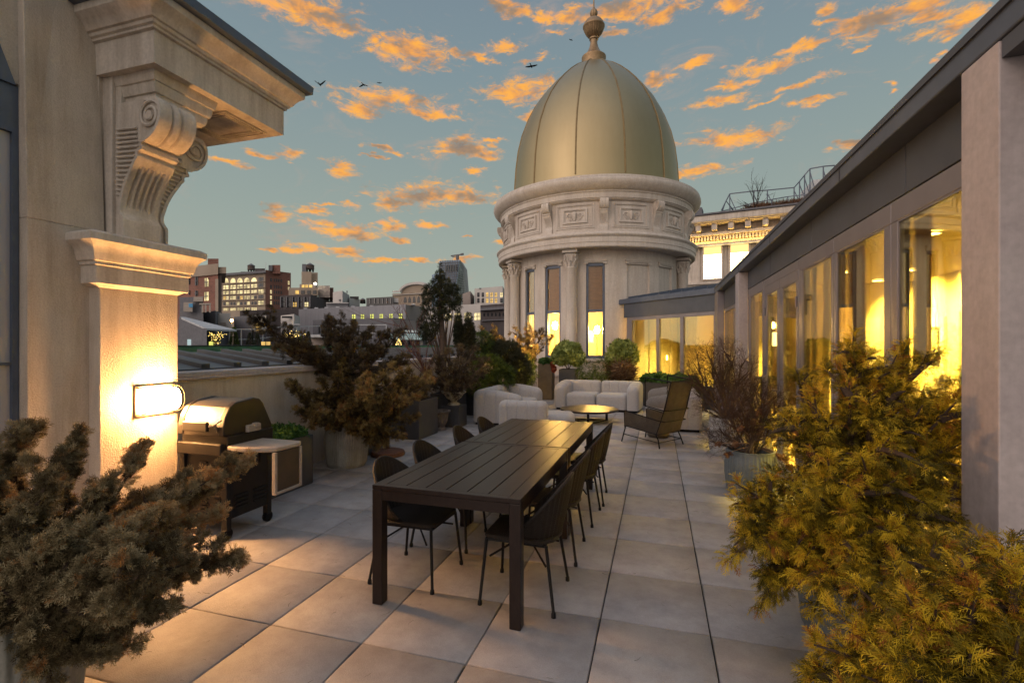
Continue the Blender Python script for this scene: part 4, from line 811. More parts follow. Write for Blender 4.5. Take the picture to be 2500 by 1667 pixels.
b.box('silver_panel', U1(105), U1(235), V1(810), V1(945), 29.3, MT['steel'], .3); b.box('blue_sign', U1(180), U1(238), V1(828), V1(880), 29.2, pm('blue_sticker', (0.05, 0.25, 0.45), 0.6), .05); b.box('silver_panel', U1(250), U1(385), V1(730), V1(800), 29.2, MT['steel'], .5); b.box('duct', U1(330), U1(500), V1(822), V1(845), 29.2, MT['steel'], .5)
for x in (365, 410, 470): b.box('pipe', U1(x), U1(x + 26), V1(845), V1(955), 29.25, MT['steel'], .3)
b = Bld('pitched_shed', 'low grey shed with a glazed white slope at the far left of the city view', [(U1(20), 27), (U1(440), 26)], V1(1190), MT['dgrey'], 4, zb=-2)
a0, a1, a2 = W(U1(60), V1(1020), 27), W(U1(440), V1(1185), 26), W(U1(130), V1(1020), 29)
P('glazed_slope', M().hexa([tuple(a0 + Vector(q)) for q in ((0, 0, -.1),)] + [tuple(a1 + Vector((0, 0, -.1))), tuple(a1 + Vector((-.5, 2.4, -.1))), tuple(a2 + Vector((0, 0, -.1))), tuple(a0), tuple(a1), tuple(a1 + Vector((-.5, 2.4, 0))), tuple(a2)]), MT['white_m'], b.t)
P('gable', M().add([tuple(W(U1(40), V1(1015), 27.05)), tuple(W(U1(440), V1(1190), 26.05)), tuple(W(U1(40), V1(1190), 27.05)), tuple(W(U1(40), V1(1015), 28.5)), tuple(W(U1(440), V1(1190), 27.6)), tuple(W(U1(40), V1(1190), 28.5))], [(0, 1, 2), (5, 4, 3), (0, 3, 4, 1), (1, 4, 5, 2), (2, 5, 3, 0)]), MT['dgrey'], b.t)
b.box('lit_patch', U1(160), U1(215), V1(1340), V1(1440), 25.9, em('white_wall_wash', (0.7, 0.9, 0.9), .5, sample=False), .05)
# long grey building with small yellow windows
b = Bld('long_grey_building', 'long low building clad in grey corrugated metal with a row of small yellow windows', [(U2(-250), 57), (U2(1030), 50), (U2(1260), 60)], V2(748), MT['greyw'], 12, zb=-4, dtop=55.4)
b.win(0, [(x, 822 + (380 - x) * .012, x + 36, 874 + (380 - x) * .012) for x in (390, 495, 608, 720, 837, 950)], MT['lit3'], c2_)
P('pale_end', M().hexa([tuple(b.hitp(1, U2(1031), V2(884), .1)), tuple(b.hitp(1, U2(1258), V2(900), .1)), tuple(b.hitp(1, U2(1258), V2(900), .02)), tuple(b.hitp(1, U2(1031), V2(884), .02)), tuple(b.hitp(1, U2(1031), V2(706), .1)), tuple(b.hitp(1, U2(1258), V2(726), .1)), tuple(b.hitp(1, U2(1258), V2(726), .02)), tuple(b.hitp(1, U2(1031), V2(706), .02))]), MT['pink'], b.t)
for x in (-190, -60, 60, 195, 380, 600, 1100): b.box('skylight', U2(x), U2(x + 45), V2(735 - x * .038), V2(748 - x * .038), 58 - x * .006, MT['white_m'], 1.5)
b = Bld('lower_block', 'lower dark grey block in front of the long grey building', [(U2(-80), 47), (U2(885), 43), (U2(1290), 50)], V2(872), MT['dgrey'], 5, zb=-4, dtop=44.5)
P('pink_end', M().hexa([tuple(b.hitp(1, U2(886), V2(1010), .1)), tuple(b.hitp(1, U2(1288), V2(1010), .1)), tuple(b.hitp(1, U2(1288), V2(1010), .02)), tuple(b.hitp(1, U2(886), V2(1010), .02)), tuple(b.hitp(1, U2(886), V2(872), .1)), tuple(b.hitp(1, U2(1288), V2(905), .1)), tuple(b.hitp(1, U2(1288), V2(905), .02)), tuple(b.hitp(1, U2(886), V2(872), .02))]), MT['pink'], b.t)
b.win(1, [(950 + k * 75, 958, 1010 + k * 75, 1040) for k in range(4)], em('white_lit_glass', (0.85, 0.9, 0.85), .45, .6, 3, False), c2_)
b = Bld('lit_gallery', 'low pale gallery roof with four yellow-lit square windows at right of the tall conifer', [(U2(1200), 70), (U2(1935), 64)], V2(735), MT['pale'], 10, zb=-4)
b.win(0, [(1335, 822, 1350, 870), (1510, 815, 1575, 890), (1615, 808, 1680, 888), (1732, 802, 1805, 884), (1853, 806, 1922, 885)], MT['litw'], c2_)
b = Bld('arched_hall', 'sandstone hall with a curved pediment and dark arched windows', [(U2(873), 92), (U2(1345), 88)], V2(560), MT['sand'], 14, dtop=90)
ct = b.hitp(0, U2(1155), V2(560), .05); rr = (b.hitp(0, U2(1340), V2(560), 0) - b.hitp(0, U2(975), V2(560), 0)).length / 2; ht = b.hitp(0, U2(1155), V2(462), 0).z - b.z
dd = (b.p[1] - b.p[0]); dd.z = 0; dd.normalize(); nn = Vector((-dd.y, dd.x, 0)); ar = [(ct + dd * (rr * math.cos(a)) + Vector((0, 0, b.z - ct.z - .05 + ht * math.sin(a)))) for a in np.linspace(0, math.pi, 17)]
P('pediment', M().add([tuple(q) for q in ar] + [tuple(q + nn * 4) for q in ar], [tuple(range(17)), tuple(range(17, 34))[::-1]] + [(j, (j + 1) % 17, (j + 1) % 17 + 17, j + 17) for j in range(17)]), MT['sand'], b.t)
P('arch_rim', M().tube([tuple(q - nn * .2 + Vector((0, 0, .2))) for q in ar], .35, 5), MT['pale'], b.t)
b.win(0, [(1008, 612, 1042, 680), (1060, 612, 1094, 680), (1115, 606, 1148, 680), (1168, 606, 1200, 680), (1225, 606, 1256, 680)], MT['dwin'], c2_, arch=True); b.band(0, 873, 1345, 585, 592, MT['pale'], c2_, 'string_course', .3); b.band(0, 873, 970, 540, 560, MT['pale'], c2_, 'parapet', .1)
# glass tower
gA, gB, gC = 215, 205, 228
t_ = [W(U2(1432), V2(185), gA), W(U2(1678), V2(168), gB), W(U2(1722), V2(215), gC)]; l_ = [W(U2(1432), V2(800), gA), W(U2(1600), V2(800), gB), W(U2(1768), V2(800), gC)]
gt = thing('glass_tower', 'blue glass tower with a slanted edge and white gridded flank on the skyline', 'tower', (l_[0].x, l_[0].y, -18)); bk = Vector((-.3, 1, 0)) * 18
P('glass_face', M().hexa([tuple(l_[0]), tuple(l_[1]), tuple(l_[1] + bk), tuple(l_[0] + bk), tuple(t_[0]), tuple(t_[1]), tuple(t_[1] + bk), tuple(t_[0] + bk)]), MT['bglass'], gt)
P('white_flank', M().hexa([tuple(l_[1]), tuple(l_[2]), tuple(l_[2] + bk), tuple(l_[1] + bk), tuple(t_[1]), tuple(t_[2]), tuple(t_[2] + bk), tuple(t_[1] + bk)]), MT['pale'], gt)
ln = M(); l2 = M(); lo = Vector((.2, -.6, 0))
for k in range(1, 22): q = k / 22; ln.bar(l_[0].lerp(t_[0], q) + lo, l_[1].lerp(t_[1], q) + lo, .3, .22); l2.bar(l_[1].lerp(t_[1], q) + lo, l_[2].lerp(t_[2], q) + lo, .2, .22)
for k in range(1, 12): q = k / 12; ln.bar(l_[0].lerp(l_[1], q) + lo, t_[0].lerp(t_[1], q) + lo, .22, .3)
for k in range(1, 4): q = k / 4; l2.bar(l_[1].lerp(l_[2], q) + lo, t_[1].lerp(t_[2], q) + lo, .25, .2)
P('mullions', ln, MT['dgrey'], gt); P('flank_grid', l2, MT['dwin'], gt)
for k in range(5): P('dark_window', M().bar(l_[0].lerp(t_[0], .84).lerp(l_[1].lerp(t_[1], .84), .35 + k * .12) + lo * 1.6, l_[0].lerp(t_[0], .84).lerp(l_[1].lerp(t_[1], .84), .42 + k * .12) + lo * 1.6, .2, 2.6), MT['dwin'], gt)
P('left_wing', M().hexa([tuple(W(U2(x), V2(y), d)) for x, y, d in ((1345, 800, 216), (1440, 800, 214), (1440, 800, 230), (1345, 800, 232), (1345, 345, 216), (1440, 325, 214), (1440, 325, 230), (1345, 345, 232))]), MT['bglass'], gt)
rg = W(U2(1650), V2(165), 208); cr = thing('roof_crane', 'window cleaning crane perched on top of the glass tower', 'crane', tuple(rg))
M().bar((-3.4, 1, 1.9), (2.9, -.6, 2.0), .5, .5).bar((-2.6, .7, 1.3), (.4, 0, 1.0), .4, .3).build('boom', MT['dgrey'], cr); M().box(-.5, .5, -.5, .5, 0, 1.7).build('mast', MT['dgrey'], cr); M().bar((1.8, -.4, 2.0), (3.0, -.6, 2.1), .6, .8).build('counterweight', MT['dgrey'], cr)
b = Bld('white_building', 'white rendered apartment building with two rows of small windows left of the domed tower', [(U2(1855), 96), (U2(2190), 92), (U2(2260), 110)], V2(512), MT['pale'], 14)
for k, y in enumerate((560, 630)): b.win(0, [(x, y, x + 26, y + 50) for x in (1887, 1940, 1992, 2045, 2098, 2162)], [MT['dwin'], MT['dwin'], MT['lit2'], MT['lit2'], MT['lit2'], MT['dwin'] if k else MT['litw']], c2_)
b.box('roof_terrace', U2(1912), U2(2175), V2(505), V2(516), 95, MT['dgrey'], 6)
b = Bld('beige_building', 'plain beige block between the glass tower and the white building', [(U2(1712), 100), (U2(1805), 95), (U2(1852), 105)], V2(575), MT['pink'], 12)
b = Bld('ornate_dark_building', 'dark ornate netted building right beside the domed tower', [(U2(1925), 58), (U2(2260), 55)], V2(712), MT['dark'], 12)
b.band(0, 1925, 2250, 745, 775, MT['dgrey'], c2_, 'cornice', .5); b.band(0, 1940, 2250, 890, 900, MT['dgrey'], c2_, 'string_course', .3); b.win(0, [(1960 + k * 46, 800, 1978 + k * 46, 840) for k in range(6)], MT['dwin'], c2_, arch=True)
b.band(0, 2205, 2260, 560, 720, MT['brick2'], c2_, 'chimney', 2)
b = Bld('grey_penthouse', 'small plain grey rooftop block above the long grey building', [(U2(160), 70), (U2(275), 68), (U2(358), 74)], V2(556), MT['pale'], 8, cat='rooftop block'); b.box('vent_pipe', U2(322), U2(337), V2(538), V2(560), 72, MT['dgrey'], .6); b.box('vent', U2(232), U2(252), V2(640), V2(662), 68.2, MT['dgrey'], .2)
b = Bld('pale_block', 'pale speckled rooftop block beside the small grey block', [(U2(356), 72), (U2(482), 74)], V2(625), MT['pale'], 8, cat='rooftop block'); b.box('planting', U2(362), U2(470), V2(606), V2(630), 73, MT['dark'], 2)
b = Bld('corniced_block', 'low grey block with a pale dentilled cornice', [(U2(80), 66), (U2(345), 66)], V2(685), MT['greyw'], 6, cat='rooftop block'); b.band(0, 78, 348, 678, 690, MT['pale'], c2_, 'cornice', .5)
tank('small water tank beyond the long grey building', U2(518), V2(622), V2(692), 80, 13)
b = Bld('glass_penthouse', 'dark glazed rooftop penthouse beside the arched hall', [(U2(560), 68), (U2(880), 66), (U2(945), 70)], V2(625), MT['dwin'], 8, cat='rooftop block', wall='glazing')
for x in (600, 655, 700, 750, 800, 850): b.band(0, x, x + 5, 630, 690, MT['pale'], c2_, 'mullion', .1)
b.box('pale_side', U2(882), U2(944), V2(628), V2(676), 66.5, MT['pale'], 2)
# neighbouring roof deck
nd = M(); q = [W(U1(40), CY, 17.5), W(1240, CY, 17.5), W(1240, CY, 48), W(U1(40), CY, 52)]
struct(nd.prism([(p.x, p.y) for p in q], .9, 1.0).build('rooftop_surface', MT['dgrey']), 'grey flat roof of the neighbouring block')
b = Bld('glass_awning', 'pale teal glass awning over a glazed rooftop extension', [(U2(830), 36), (U2(1245), 35)], V2(1118), MT['dgrey'], 4, zb=1.0, cat='extension')
P('awning', M().hexa([tuple(W(U2(x), V2(y), d)) for x, y, d in ((830, 1122, 34.5), (1245, 1124, 33.5), (1240, 1056, 38), (850, 1052, 39), (830, 1118, 34.5), (1245, 1120, 33.5), (1240, 1050, 38), (850, 1046, 39))]), pm('teal_glass', (0.28, 0.44, 0.42), 0.3), b.t)
b.win(0, [(840 + k * 45, 1130, 872 + k * 45, 1196) for k in range(9)], [MT['pale'], MT['dwin']], c2_, name='glazed_panel', th=.05)
b = Bld('striped_awning', 'low lit rooftop kitchen under a blue-white canopy behind the dark conifers', [(U1(1930), 34), (U1(2400), 33)], V1(1310), MT['pink'], 3, zb=1.0, cat='extension'); b.box('canopy', U1(1925), U1(2420), V1(1272), V1(1312), 32.8, MT['white_m'], 3.5)
for k, x in enumerate((1220, 1290, 470)): b.box('lit_panel', U1(x), U1(x + 60), V1(1375), V1(1436), 31, [MT['lit2'], MT['lit2'], MT['lit3']][k], .2)
rl = thing('roof_railing', 'white metal railing along the neighbouring roof deck', 'railing', tuple(W(U2(300), V2(1020), 40)))
m = M(); pts = [W(U1(760), V1(1195), 33), W(U1(1100), V1(1198), 34), W(U1(1380), V1(1170), 36), W(U1(2050), V1(1150), 40), W(U2(470), V2(945), 41), W(U2(800), V2(945), 41)]
for a_, b_ in zip(pts, pts[1:]):
    m.bar(a_, b_, .07, .07); m.bar(a_ - Vector((0, 0, .7)), b_ - Vector((0, 0, .7)), .04, .04); L = (b_ - a_).length; n_ = int(L / 1.2) + 1
    for k in range(n_ + 1): p = a_.lerp(b_, k / n_); m.bar(p, p - Vector((0, 0, 1.1)), .06, .06, up=(0, 1, 0))
P('rails', m, MT['white_m'], rl)
def lit_tree(lab, u, v, d, wpx, hpx, seed):
    r = np.random.default_rng(seed); c = W(u, v, d); t = thing('fairy_light_tree', lab, 'tree', tuple(c), 0, 'bare trees wrapped in fairy lights'); w = wpx / F * d / 2; h = hpx / F * d; m = M(); L = M()
    def br(p, d_, l, rad, k):
        q = p + d_ * l; m.tube([tuple(p), tuple(q)], [rad, rad * .6], 4, cap=False)
        for j in range(int(l / .06)):
            s = p.lerp(q, r.uniform()) + Vector(r.normal(size=3)) * rad * 1.6; e = .015 * r.uniform(.7, 1.3); L.add([tuple(s + Vector(o) * e) for o in ((1, 0, 0), (-1, 0, 0), (0, 1, 0), (0, -1, 0), (0, 0, 1), (0, 0, -1))], [(0, 2, 4), (2, 1, 4), (1, 3, 4), (3, 0, 4), (2, 0, 5), (1, 2, 5), (3, 1, 5), (0, 3, 5)])
        if k:
            for j in range(3 if k > 1 else 2):
                nd_ = (d_ + Vector((r.normal() * .5, r.normal() * .5, r.uniform(0, .25)))).normalized(); br(q, nd_, l * r.uniform(.6, .85), rad * .6, k - 1)
    br(Vector((0, 0, 0)), Vector((0, 0, 1)), h * .18, .07, 0)
    for a in np.linspace(0, 6.28, 7)[:-1]: br(Vector((0, 0, h * .16)), Vector((math.cos(a) * .8, math.sin(a) * .8, 1.0)).normalized(), h * .42, .05, 1)
    m.build('trunk', MT['bark'], t); L.build('fairy_lights', MT['fairy'], t)['kind'] = 'stuff'
MT['fairy'] = em('fairy_bulbs', (1.0, 0.70, 0.18), 6.0, sample=False)
lit_tree('bare tree wrapped in yellow fairy lights, left of the two', U1(570), V1(1440), 30, 46, 46, 3); lit_tree('bare tree wrapped in yellow fairy lights, right of the two', U1(1640), V1(1420), 31, 50, 44, 8); lit_tree('small fairy-lit tree between the dark conifers', U1(1800), V1(1400), 31.5, 20, 32, 5)
def cone_tree(lab, u, v, d, wpx, hpx, mat='dgreen', grp='clipped conifers on the neighbouring roof', n=500):
    c = W(u, v, d); w = wpx / F * d / 2; h = hpx / F * d; t = thing('conifer', lab, 'tree', tuple(c), 0, grp)
    z = rng.uniform(.04, 1, n) ** 1.2; a = rng.uniform(0, 6.28, n); q = (1 - z) ** .7 * rng.uniform(.7, 1.05, n) * w; pos = np.stack([q * np.cos(a), q * np.sin(a), z * h], 1); dr = np.stack([np.cos(a), np.sin(a), np.full(n, 1.2)], 1) + rng.normal(size=(n, 3)) * .3
    V, Q, I = stamp(TJ2, pos, dr, np.full(n, h * 1.2)); mesh_np('crown', V, Q, np.clip(rng.normal(.5, .2, n), 0, 1)[I], MT[mat], t); M().tube([(0, 0, -.2), (0, 0, h * .8)], [.05, .02], 5).build('trunk', MT['bark'], t)
cone_tree('broad clipped conifer right of the left fairy-lit tree', U1(830), V1(1440), 29, 20, 44, 'green'); cone_tree('dark clipped conifer, first of the close pair', U1(1060), V1(1440), 29, 17, 32); cone_tree('dark clipped conifer, second of the close pair', U1(1165), V1(1440), 29, 15, 31)
cone_tree('dark clipped conifer just right of the small fairy-lit tree', U1(1895), V1(1425), 30, 14, 32); cone_tree('yellowish clipped conifer amid the fairy lights', U1(1790), V1(1425), 30, 15, 22, 'green'); cone_tree('small dark conifer behind the brown juniper', U1(2160), V1(1425), 30, 12, 26)
c = W(U2(948), V2(1200), 33); t = thing('christmas_tree', 'small christmas tree covered in yellow lights under the teal awning', 'tree', tuple(c)); cone_l = M(); r = np.random.default_rng(4)
for k in range(230): z = r.uniform(0, 1) ** 1.3; a = r.uniform(0, 6.28); q = (1 - z) * .55; s = Vector((q * math.cos(a) * .42, q * math.sin(a) * .42, .02 + z * .52)); e = .013; cone_l.add([tuple(s + Vector(o) * e) for o in ((1, 0, 0), (-1, 0, 0), (0, 1, 0), (0, -1, 0), (0, 0, 1), (0, 0, -1))], [(0, 2, 4), (2, 1, 4), (1, 3, 4), (3, 0, 4), (2, 0, 5), (1, 2, 5), (3, 1, 5), (0, 3, 5)])
cone_l.build('fairy_lights', MT['fairy'], t)['kind'] = 'stuff'; M().lathe([(.2, .0), (.17, .12), (.12, .25), (.06, .4), (.01, .55)], 12).build('crown', MT['dgrey'], t)
q = W(U1(795), V1(1070), 33); t = thing('flood_lamp', 'bright orange flood lamp on a pole between the two grey plant rooms', 'lamp', tuple(q)); M().lathe([(.001, -.09), (.09, -.05), (.1, .03), (.001, .09)], 12).build('bulb', em('orange_flood', (1, .55, .16), 60, sample=False), t, smooth=True); M().tube([(0, 0, -.09), (0, 0, -3)], .03, 5).build('pole', MT['white_m'], t)
q = W(U1(1995), V1(545), 87); t = thing('flood_lamp', 'white flood lamp on the terrace of the stepped building', 'lamp', tuple(q)); M().lathe([(.001, -.2), (.2, -.1), (.22, .1), (.001, .2)], 12).build('bulb', em('white_flood', (1, .95, .7), 30, sample=False), t, smooth=True); M().box(-.05, .05, 0, .4, -.4, -.2).build('bracket', MT['dgrey'], t)
# birds
bm_ = pm('black_feathers', (0.006, 0.006, 0.007), 0.8)
for k, (u, v, d, sp, up, yaw, lab) in enumerate(((781, 207, 30, .62, 1.0, .3, 'black bird with raised wings nearest the cornice'), (887, 207, 38, .7, -.5, .1, 'black bird with lowered wings left of centre'), (926, 203, 45, .42, .2, .5, 'small black bird right of the lowered-wing bird'), (1297, 162, 40, .95, .08, 0, 'black bird gliding with level wings left of the dome'), (1394, 98, 42, .35, .1, .8, 'tiny black bird near the finial'))):
    q = W(u, v, d); t = tag(None or bpy.data.objects.new('bird', None), lab, 'bird', 'birds in the sky'); C.objects.link(t); t.location = q; t.rotation_euler = (0, 0, yaw); sp *= .55
    m = M().lathe([(.001, -.5), (.05, -.42), (.11, -.2), (.14, .05), (.11, .25), (.07, .33), (.075, .42), (.03, .50), (.001, .56)], 10); m.xf(Matrix.Rotation(R(-90), 4, 'X')); m.xf(Matrix.Scale(sp, 4)); m.add([(-.06 * sp, -.5 * sp, 0), (.06 * sp, -.5 * sp, 0), (.11 * sp, -.8 * sp, 0), (-.11 * sp, -.8 * sp, 0), (0, -.45 * sp, .02)], [(0, 1, 2, 3), (0, 4, 1)])
    m.build('body', bm_, t, smooth=True)
    for s in (-1, 1):
        w = M(); pts = [(s * .08, .22, 0), (s * .45, .30, up * .3), (s * 1.0, .12, up * .75), (s * .92, -.02, up * .72), (s * .5, -.1, up * .34), (s * .08, -.15, 0)]; w.add([(x * sp, y * sp, z * sp + .012) for x, y, z in pts] + [(x * sp, y * sp, z * sp - .012) for x, y, z in pts], [(0, 1, 4, 5), (1, 2, 3, 4), (11, 10, 7, 6), (10, 9, 8, 7)] + [(j, (j + 1) % 6, (j + 1) % 6 + 6, j + 6) for j in range(6)]); w.build('wing', bm_, t)

# ================================================================== building behind, right of the tower
U3 = lambda x: 1650 + x * .20408
V3 = lambda y: 380 + y * .20408
c3_ = lambda x, y: (U3(x), V3(y))
rb = Bld('cornice_building', 'cream stone building with dentilled cornice and blazing windows behind the tower', [(U3(60), 33), (U3(2000), 28.8)], V3(950), MT['stone'], 12, zb=0, dtop=33 - 4.2 * .08)
A0, B0 = rb.p[0], rb.p[1]; dv = (B0 - A0); dv.z = 0; Lr = dv.length; dv.normalize(); nv = Vector((dv.y, -dv.x, 0)); nv = nv if nv.dot(A0) < 0 else -nv
def rbx(name, s0, s1, n0, n1, z0, z1, mat, par=None, **k):
    f = lambda s, n, z: tuple(A0 + dv * s + nv * n + Vector((0, 0, z - A0.z)))
    return P(name, M().hexa([f(s0, n1, z0), f(s1, n1, z0), f(s1, n0, z0), f(s0, n0, z0), f(s0, n1, z1), f(s1, n1, z1), f(s1, n0, z1), f(s0, n0, z1)]), mat, rb.t, **k)
zr = lambda x, y, n=0: rb.hitp(0, U3(x), V3(y), n).z
zc = zr(215, 735, 1.0); zd = zr(400, 810, 1.0)
rbx('wall_top', 0, Lr, -.5, 0.001, rb.z, zc - .1, MT['stone']); rbx('cornice', -.3, Lr, .02, 1.15, zc - .45, zc, MT['stone'], bevel=.08); rbx('corona', -.2, Lr, .02, 1.0, zd, zc - .46, MT['stone'], bevel=.03); rbx('cornice', -.25, Lr, .02, 1.25, zc + .002, zc + .1, MT['dgrey'])
zm0 = zr(265, 890, .5); dtl = M()
for k in range(14): rbx('modillion', .05 + k * .98, .38 + k * .98, .02, .85, zd - .42, zd - .01, MT['stone'], bevel=.03)
f = lambda s, n, z: A0 + dv * s + nv * n + Vector((0, 0, z - A0.z))
for k in range(72): p = f(k * .19, .2, zd - .85); dtl.bar(p, f(k * .19 + .11, .2, zd - .85), .36, .26)
P('dentil_course', dtl, MT['stone'], rb.t); rbx('bed_moulding', -.1, Lr, .01, .5, zd - .68, zd - .50, MT['stone']); rbx('bed_moulding', -.1, Lr, .01, .22, zd - 1.14, zd - 1.02, MT['stone'])
MT['blaze'] = em('blazing_window', (1.0, 0.76, 0.36), 15.0); MT['blaze2'] = em('window_blind_glow', (1.0, 0.66, 0.24), 1.25)
def uvS(x): q = rb.hitp(0, U3(x), V3(1200), 0); return (Vector((q.x, q.y, 0)) - Vector((A0.x, A0.y, 0))).dot(dv)
for (x0, x1) in ((335, 545), (655, 870), (985, 1200), (1310, 1530)):
    s0, s1 = uvS(x0), uvS(x1); z1, zm, z0 = zr(440, 1075), zr(440, 1185), zr(440, 1470); zz = zr(440, 1268); w = .12
    fr = M(); g = lambda a, b, c_, d, e, h_: fr.hexa([tuple(f(a, d, e)), tuple(f(b, d, e)), tuple(f(b, c_, e)), tuple(f(a, c_, e)), tuple(f(a, d, h_)), tuple(f(b, d, h_)), tuple(f(b, c_, h_)), tuple(f(a, c_, h_))])
    g(s0 - w, s0, .01, .14, z0 - w, z1 + w); g(s1, s1 + w, .01, .14, z0 - w, z1 + w); g(s0, s1, .01, .14, z1, z1 + w); g(s0, s1, .01, .14, z0 - w, z0); g(s0, s1, .01, .08, zz, zz + .06); g(s0 - .35, s0 - .25, .01, .10, z0 - .4, z1 + .4); g(s1 + .25, s1 + .35, .01, .10, z0 - .4, z1 + .4); g(s0 - .25, s1 + .25, .01, .10, z1 + .32, z1 + .4)
    q = P('window', fr, MT['stone'], rb.t)
    for (za, zb_, mt) in ((zm, z1, 'blaze2'), (z0, zm, 'blaze')):
        fr = M(); g(s0, s1, .01, .03, za, zb_); fr.build('pane' if mt == 'blaze' else 'blind', MT[mt], q)
rbx('string_course', 0, Lr, .01, .18, zr(440, 1535), zr(440, 1505), MT['stone'])
ul = P('uplight_strip', M().hexa([tuple(f(s, nn, zd - 1.32 + dz)) for dz in (0, .03) for s, nn in ((0, .62), (14, .62), (14, .54), (0, .54))]), em('cornice_uplight', (1.0, 0.60, 0.13), 34.0), rb.t); P('uplight_tray', M().hexa([tuple(f(s, nn, zd - 1.36 + dz)) for dz in (0, .09) for s, nn in ((0, .67), (14, .67), (14, .64), (0, .64))]), MT['stone'], rb.t); P('uplight_tray', M().hexa([tuple(f(s, nn, zd - 1.36 + dz)) for dz in (0, .03) for s, nn in ((0, .64), (14, .64), (14, .01), (0, .01))]), MT['stone'], rb.t)
# roof railing and planting
rt = thing('roof_railing', 'grey steel guard rail with bracing on the cream building roof', 'railing', tuple(f(3, 0, zc + .1))); m = M()
rp = [(460, 690, 33), (650, 640, 33), (920, 570, 32), (1150, 525, 31), (1340, 492, 31), (1700, 450, 30)]
hp = [(545, 655, 32.5), (645, 458, 32.5), (930, 425, 32), (1095, 415, 31.5), (1415, 383, 31), (1480, 310, 31), (1540, 235, 31), (1605, 158, 30.8), (1764, 130, 30.5), (1900, 118, 30.4)]
Q3 = lambda p, dz=0: W(U3(p[0]), V3(p[1]), p[2]) + Vector((0, 0, dz))
for a_, b_ in zip(rp, rp[1:]): m.bar(Q3(a_), Q3(b_), .05, .05)
for a_, b_ in zip(hp, hp[1:]): m.bar(Q3(a_), Q3(b_), .06, .06)
zf = zc + .1
for p in hp[1:]: q = Q3(p); m.bar((q.x, q.y, zf), q, .06, .06, up=(0, 1, 0)); m.bar((q.x + .6, q.y, zf), q + Vector((0, 0, -.2)), .045, .045)
for p in rp: q = Q3(p); m.bar((q.x, q.y, zf), q, .05, .05, up=(0, 1, 0))
m.tube([tuple(Q3((545, 690, 32.5))), tuple(Q3((600, 540, 32.5))), tuple(Q3((690, 660, 32.5)))], .05, 4)
P('rails', m, MT['zinc'], rt)
rbx('roof_duct', .2, 1.3, -1.5, -.4, zc + .1, zc + .95, MT['dgrey']); q = W(U3(1640), V3(290), 34)
P('roof_house', M().box(q.x, q.x + 4, q.y, q.y + 3, zc, q.z), MT['white_m'], rb.t)
# ================================================================== furniture
def table(label, loc, rz):
    t = thing('dining_table', label, 'table', loc, rz, 'two dark outdoor dining tables'); w, l, h = .97, 1.425, .745
    m = M(); n = 8; g = .007; e = .055; iw = (w - 2 * e) / (n - 1 + .0)
    m.box(0, e + .02, 0, l, h - .028, h); m.box(w - e - .02, w, 0, l, h - .028, h); x0 = e + .02; pw_ = (w - 2 * x0) / 6
    for k in range(6): m.box(x0 + k * pw_ + g / 2, x0 + (k + 1) * pw_ - g / 2, .05, l - .05, h - .026, h - .001)
    m.box(e + .02, w - e - .02, 0, .048, h - .028, h).box(e + .02, w - e - .02, l - .048, l, h - .028, h)
    m.build('tabletop', MT['wtable'], t, bevel=.002)
    M().box(.002, .03, .07, l - .07, h - .09, h - .030).box(w - .03, w - .002, .07, l - .07, h - .09, h - .030).box(.07, w - .07, .002, .03, h - .09, h - .030).box(.07, w - .07, l - .03, l - .002, h - .09, h - .030).box(.04, w - .04, .1, l - .1, h - .05, h - .034).build('apron', MT['wtable'], t)
    for x in (0, w - .068):
        for y in (0, l - .068): M().box(x, x + .068, y, y + .068, 0, h - .030).build('leg', MT['wtable'], t, bevel=.003)
    return t
table('dark slatted dining table nearest the camera', (-1.71, 2.65, 0), R(-.9)); table('dark slatted dining table at the far end, catching golden light', (-1.685, 4.095, 0), R(-.9))

def shell(h0=.44, h1=.345, n=44, m_=10):
    """woven tub back: curved fan that rises from the seat sides to a rounded top, with real thickness"""
    V = []; F_ = []; grid = [[[0] * (m_ + 1) for _ in range(n + 1)] for s in (0, 1)]
    for s in (0, 1):
        for i in range(n + 1):
            a = R(-97 + 194 * i / n); top = h0 + h1 * max(0, math.cos(a * .86)) ** 1.25 + .012
            for j in range(m_ + 1):
                q = j / m_; rx = .185 + .07 * q ** .8; ry = .175 + .095 * q ** .8; rib = .004 * math.cos(i * math.pi) if 0 < j < m_ else 0
                off = (.014 if s else 0) + rib; z0 = h0 - .10 * max(0, math.cos(a)) * .6; z = z0 + (top - z0) * q; grid[s][i][j] = len(V); V.append(((rx + off) * math.sin(a), -.02 - (ry + off) * math.cos(a), z))
    for i in range(n):
        for j in range(m_):
            F_.append((grid[0][i][j], grid[0][i + 1][j], grid[0][i + 1][j + 1], grid[0][i][j + 1])); F_.append((grid[1][i][j], grid[1][i][j + 1], grid[1][i + 1][j + 1], grid[1][i + 1][j]))
        F_.append((grid[0][i][0], grid[1][i][0], grid[1][i + 1][0], grid[0][i + 1][0])); F_.append((grid[0][i][m_], grid[0][i + 1][m_], grid[1][i + 1][m_], grid[1][i][m_]))
    for i in (0, n):
        for j in range(m_): F_.append((grid[0][i][j], grid[0][i][j + 1], grid[1][i][j + 1], grid[1][i][j]))
    rim = [Vector(V[grid[0][i][m_]]).lerp(Vector(V[grid[1][i][m_]]), .5) for i in range(n + 1)]; low = [Vector(V[grid[0][i][0]]).lerp(Vector(V[grid[1][i][0]]), .5) for i in range(n + 1)]
    return M().add(V, F_), rim, low
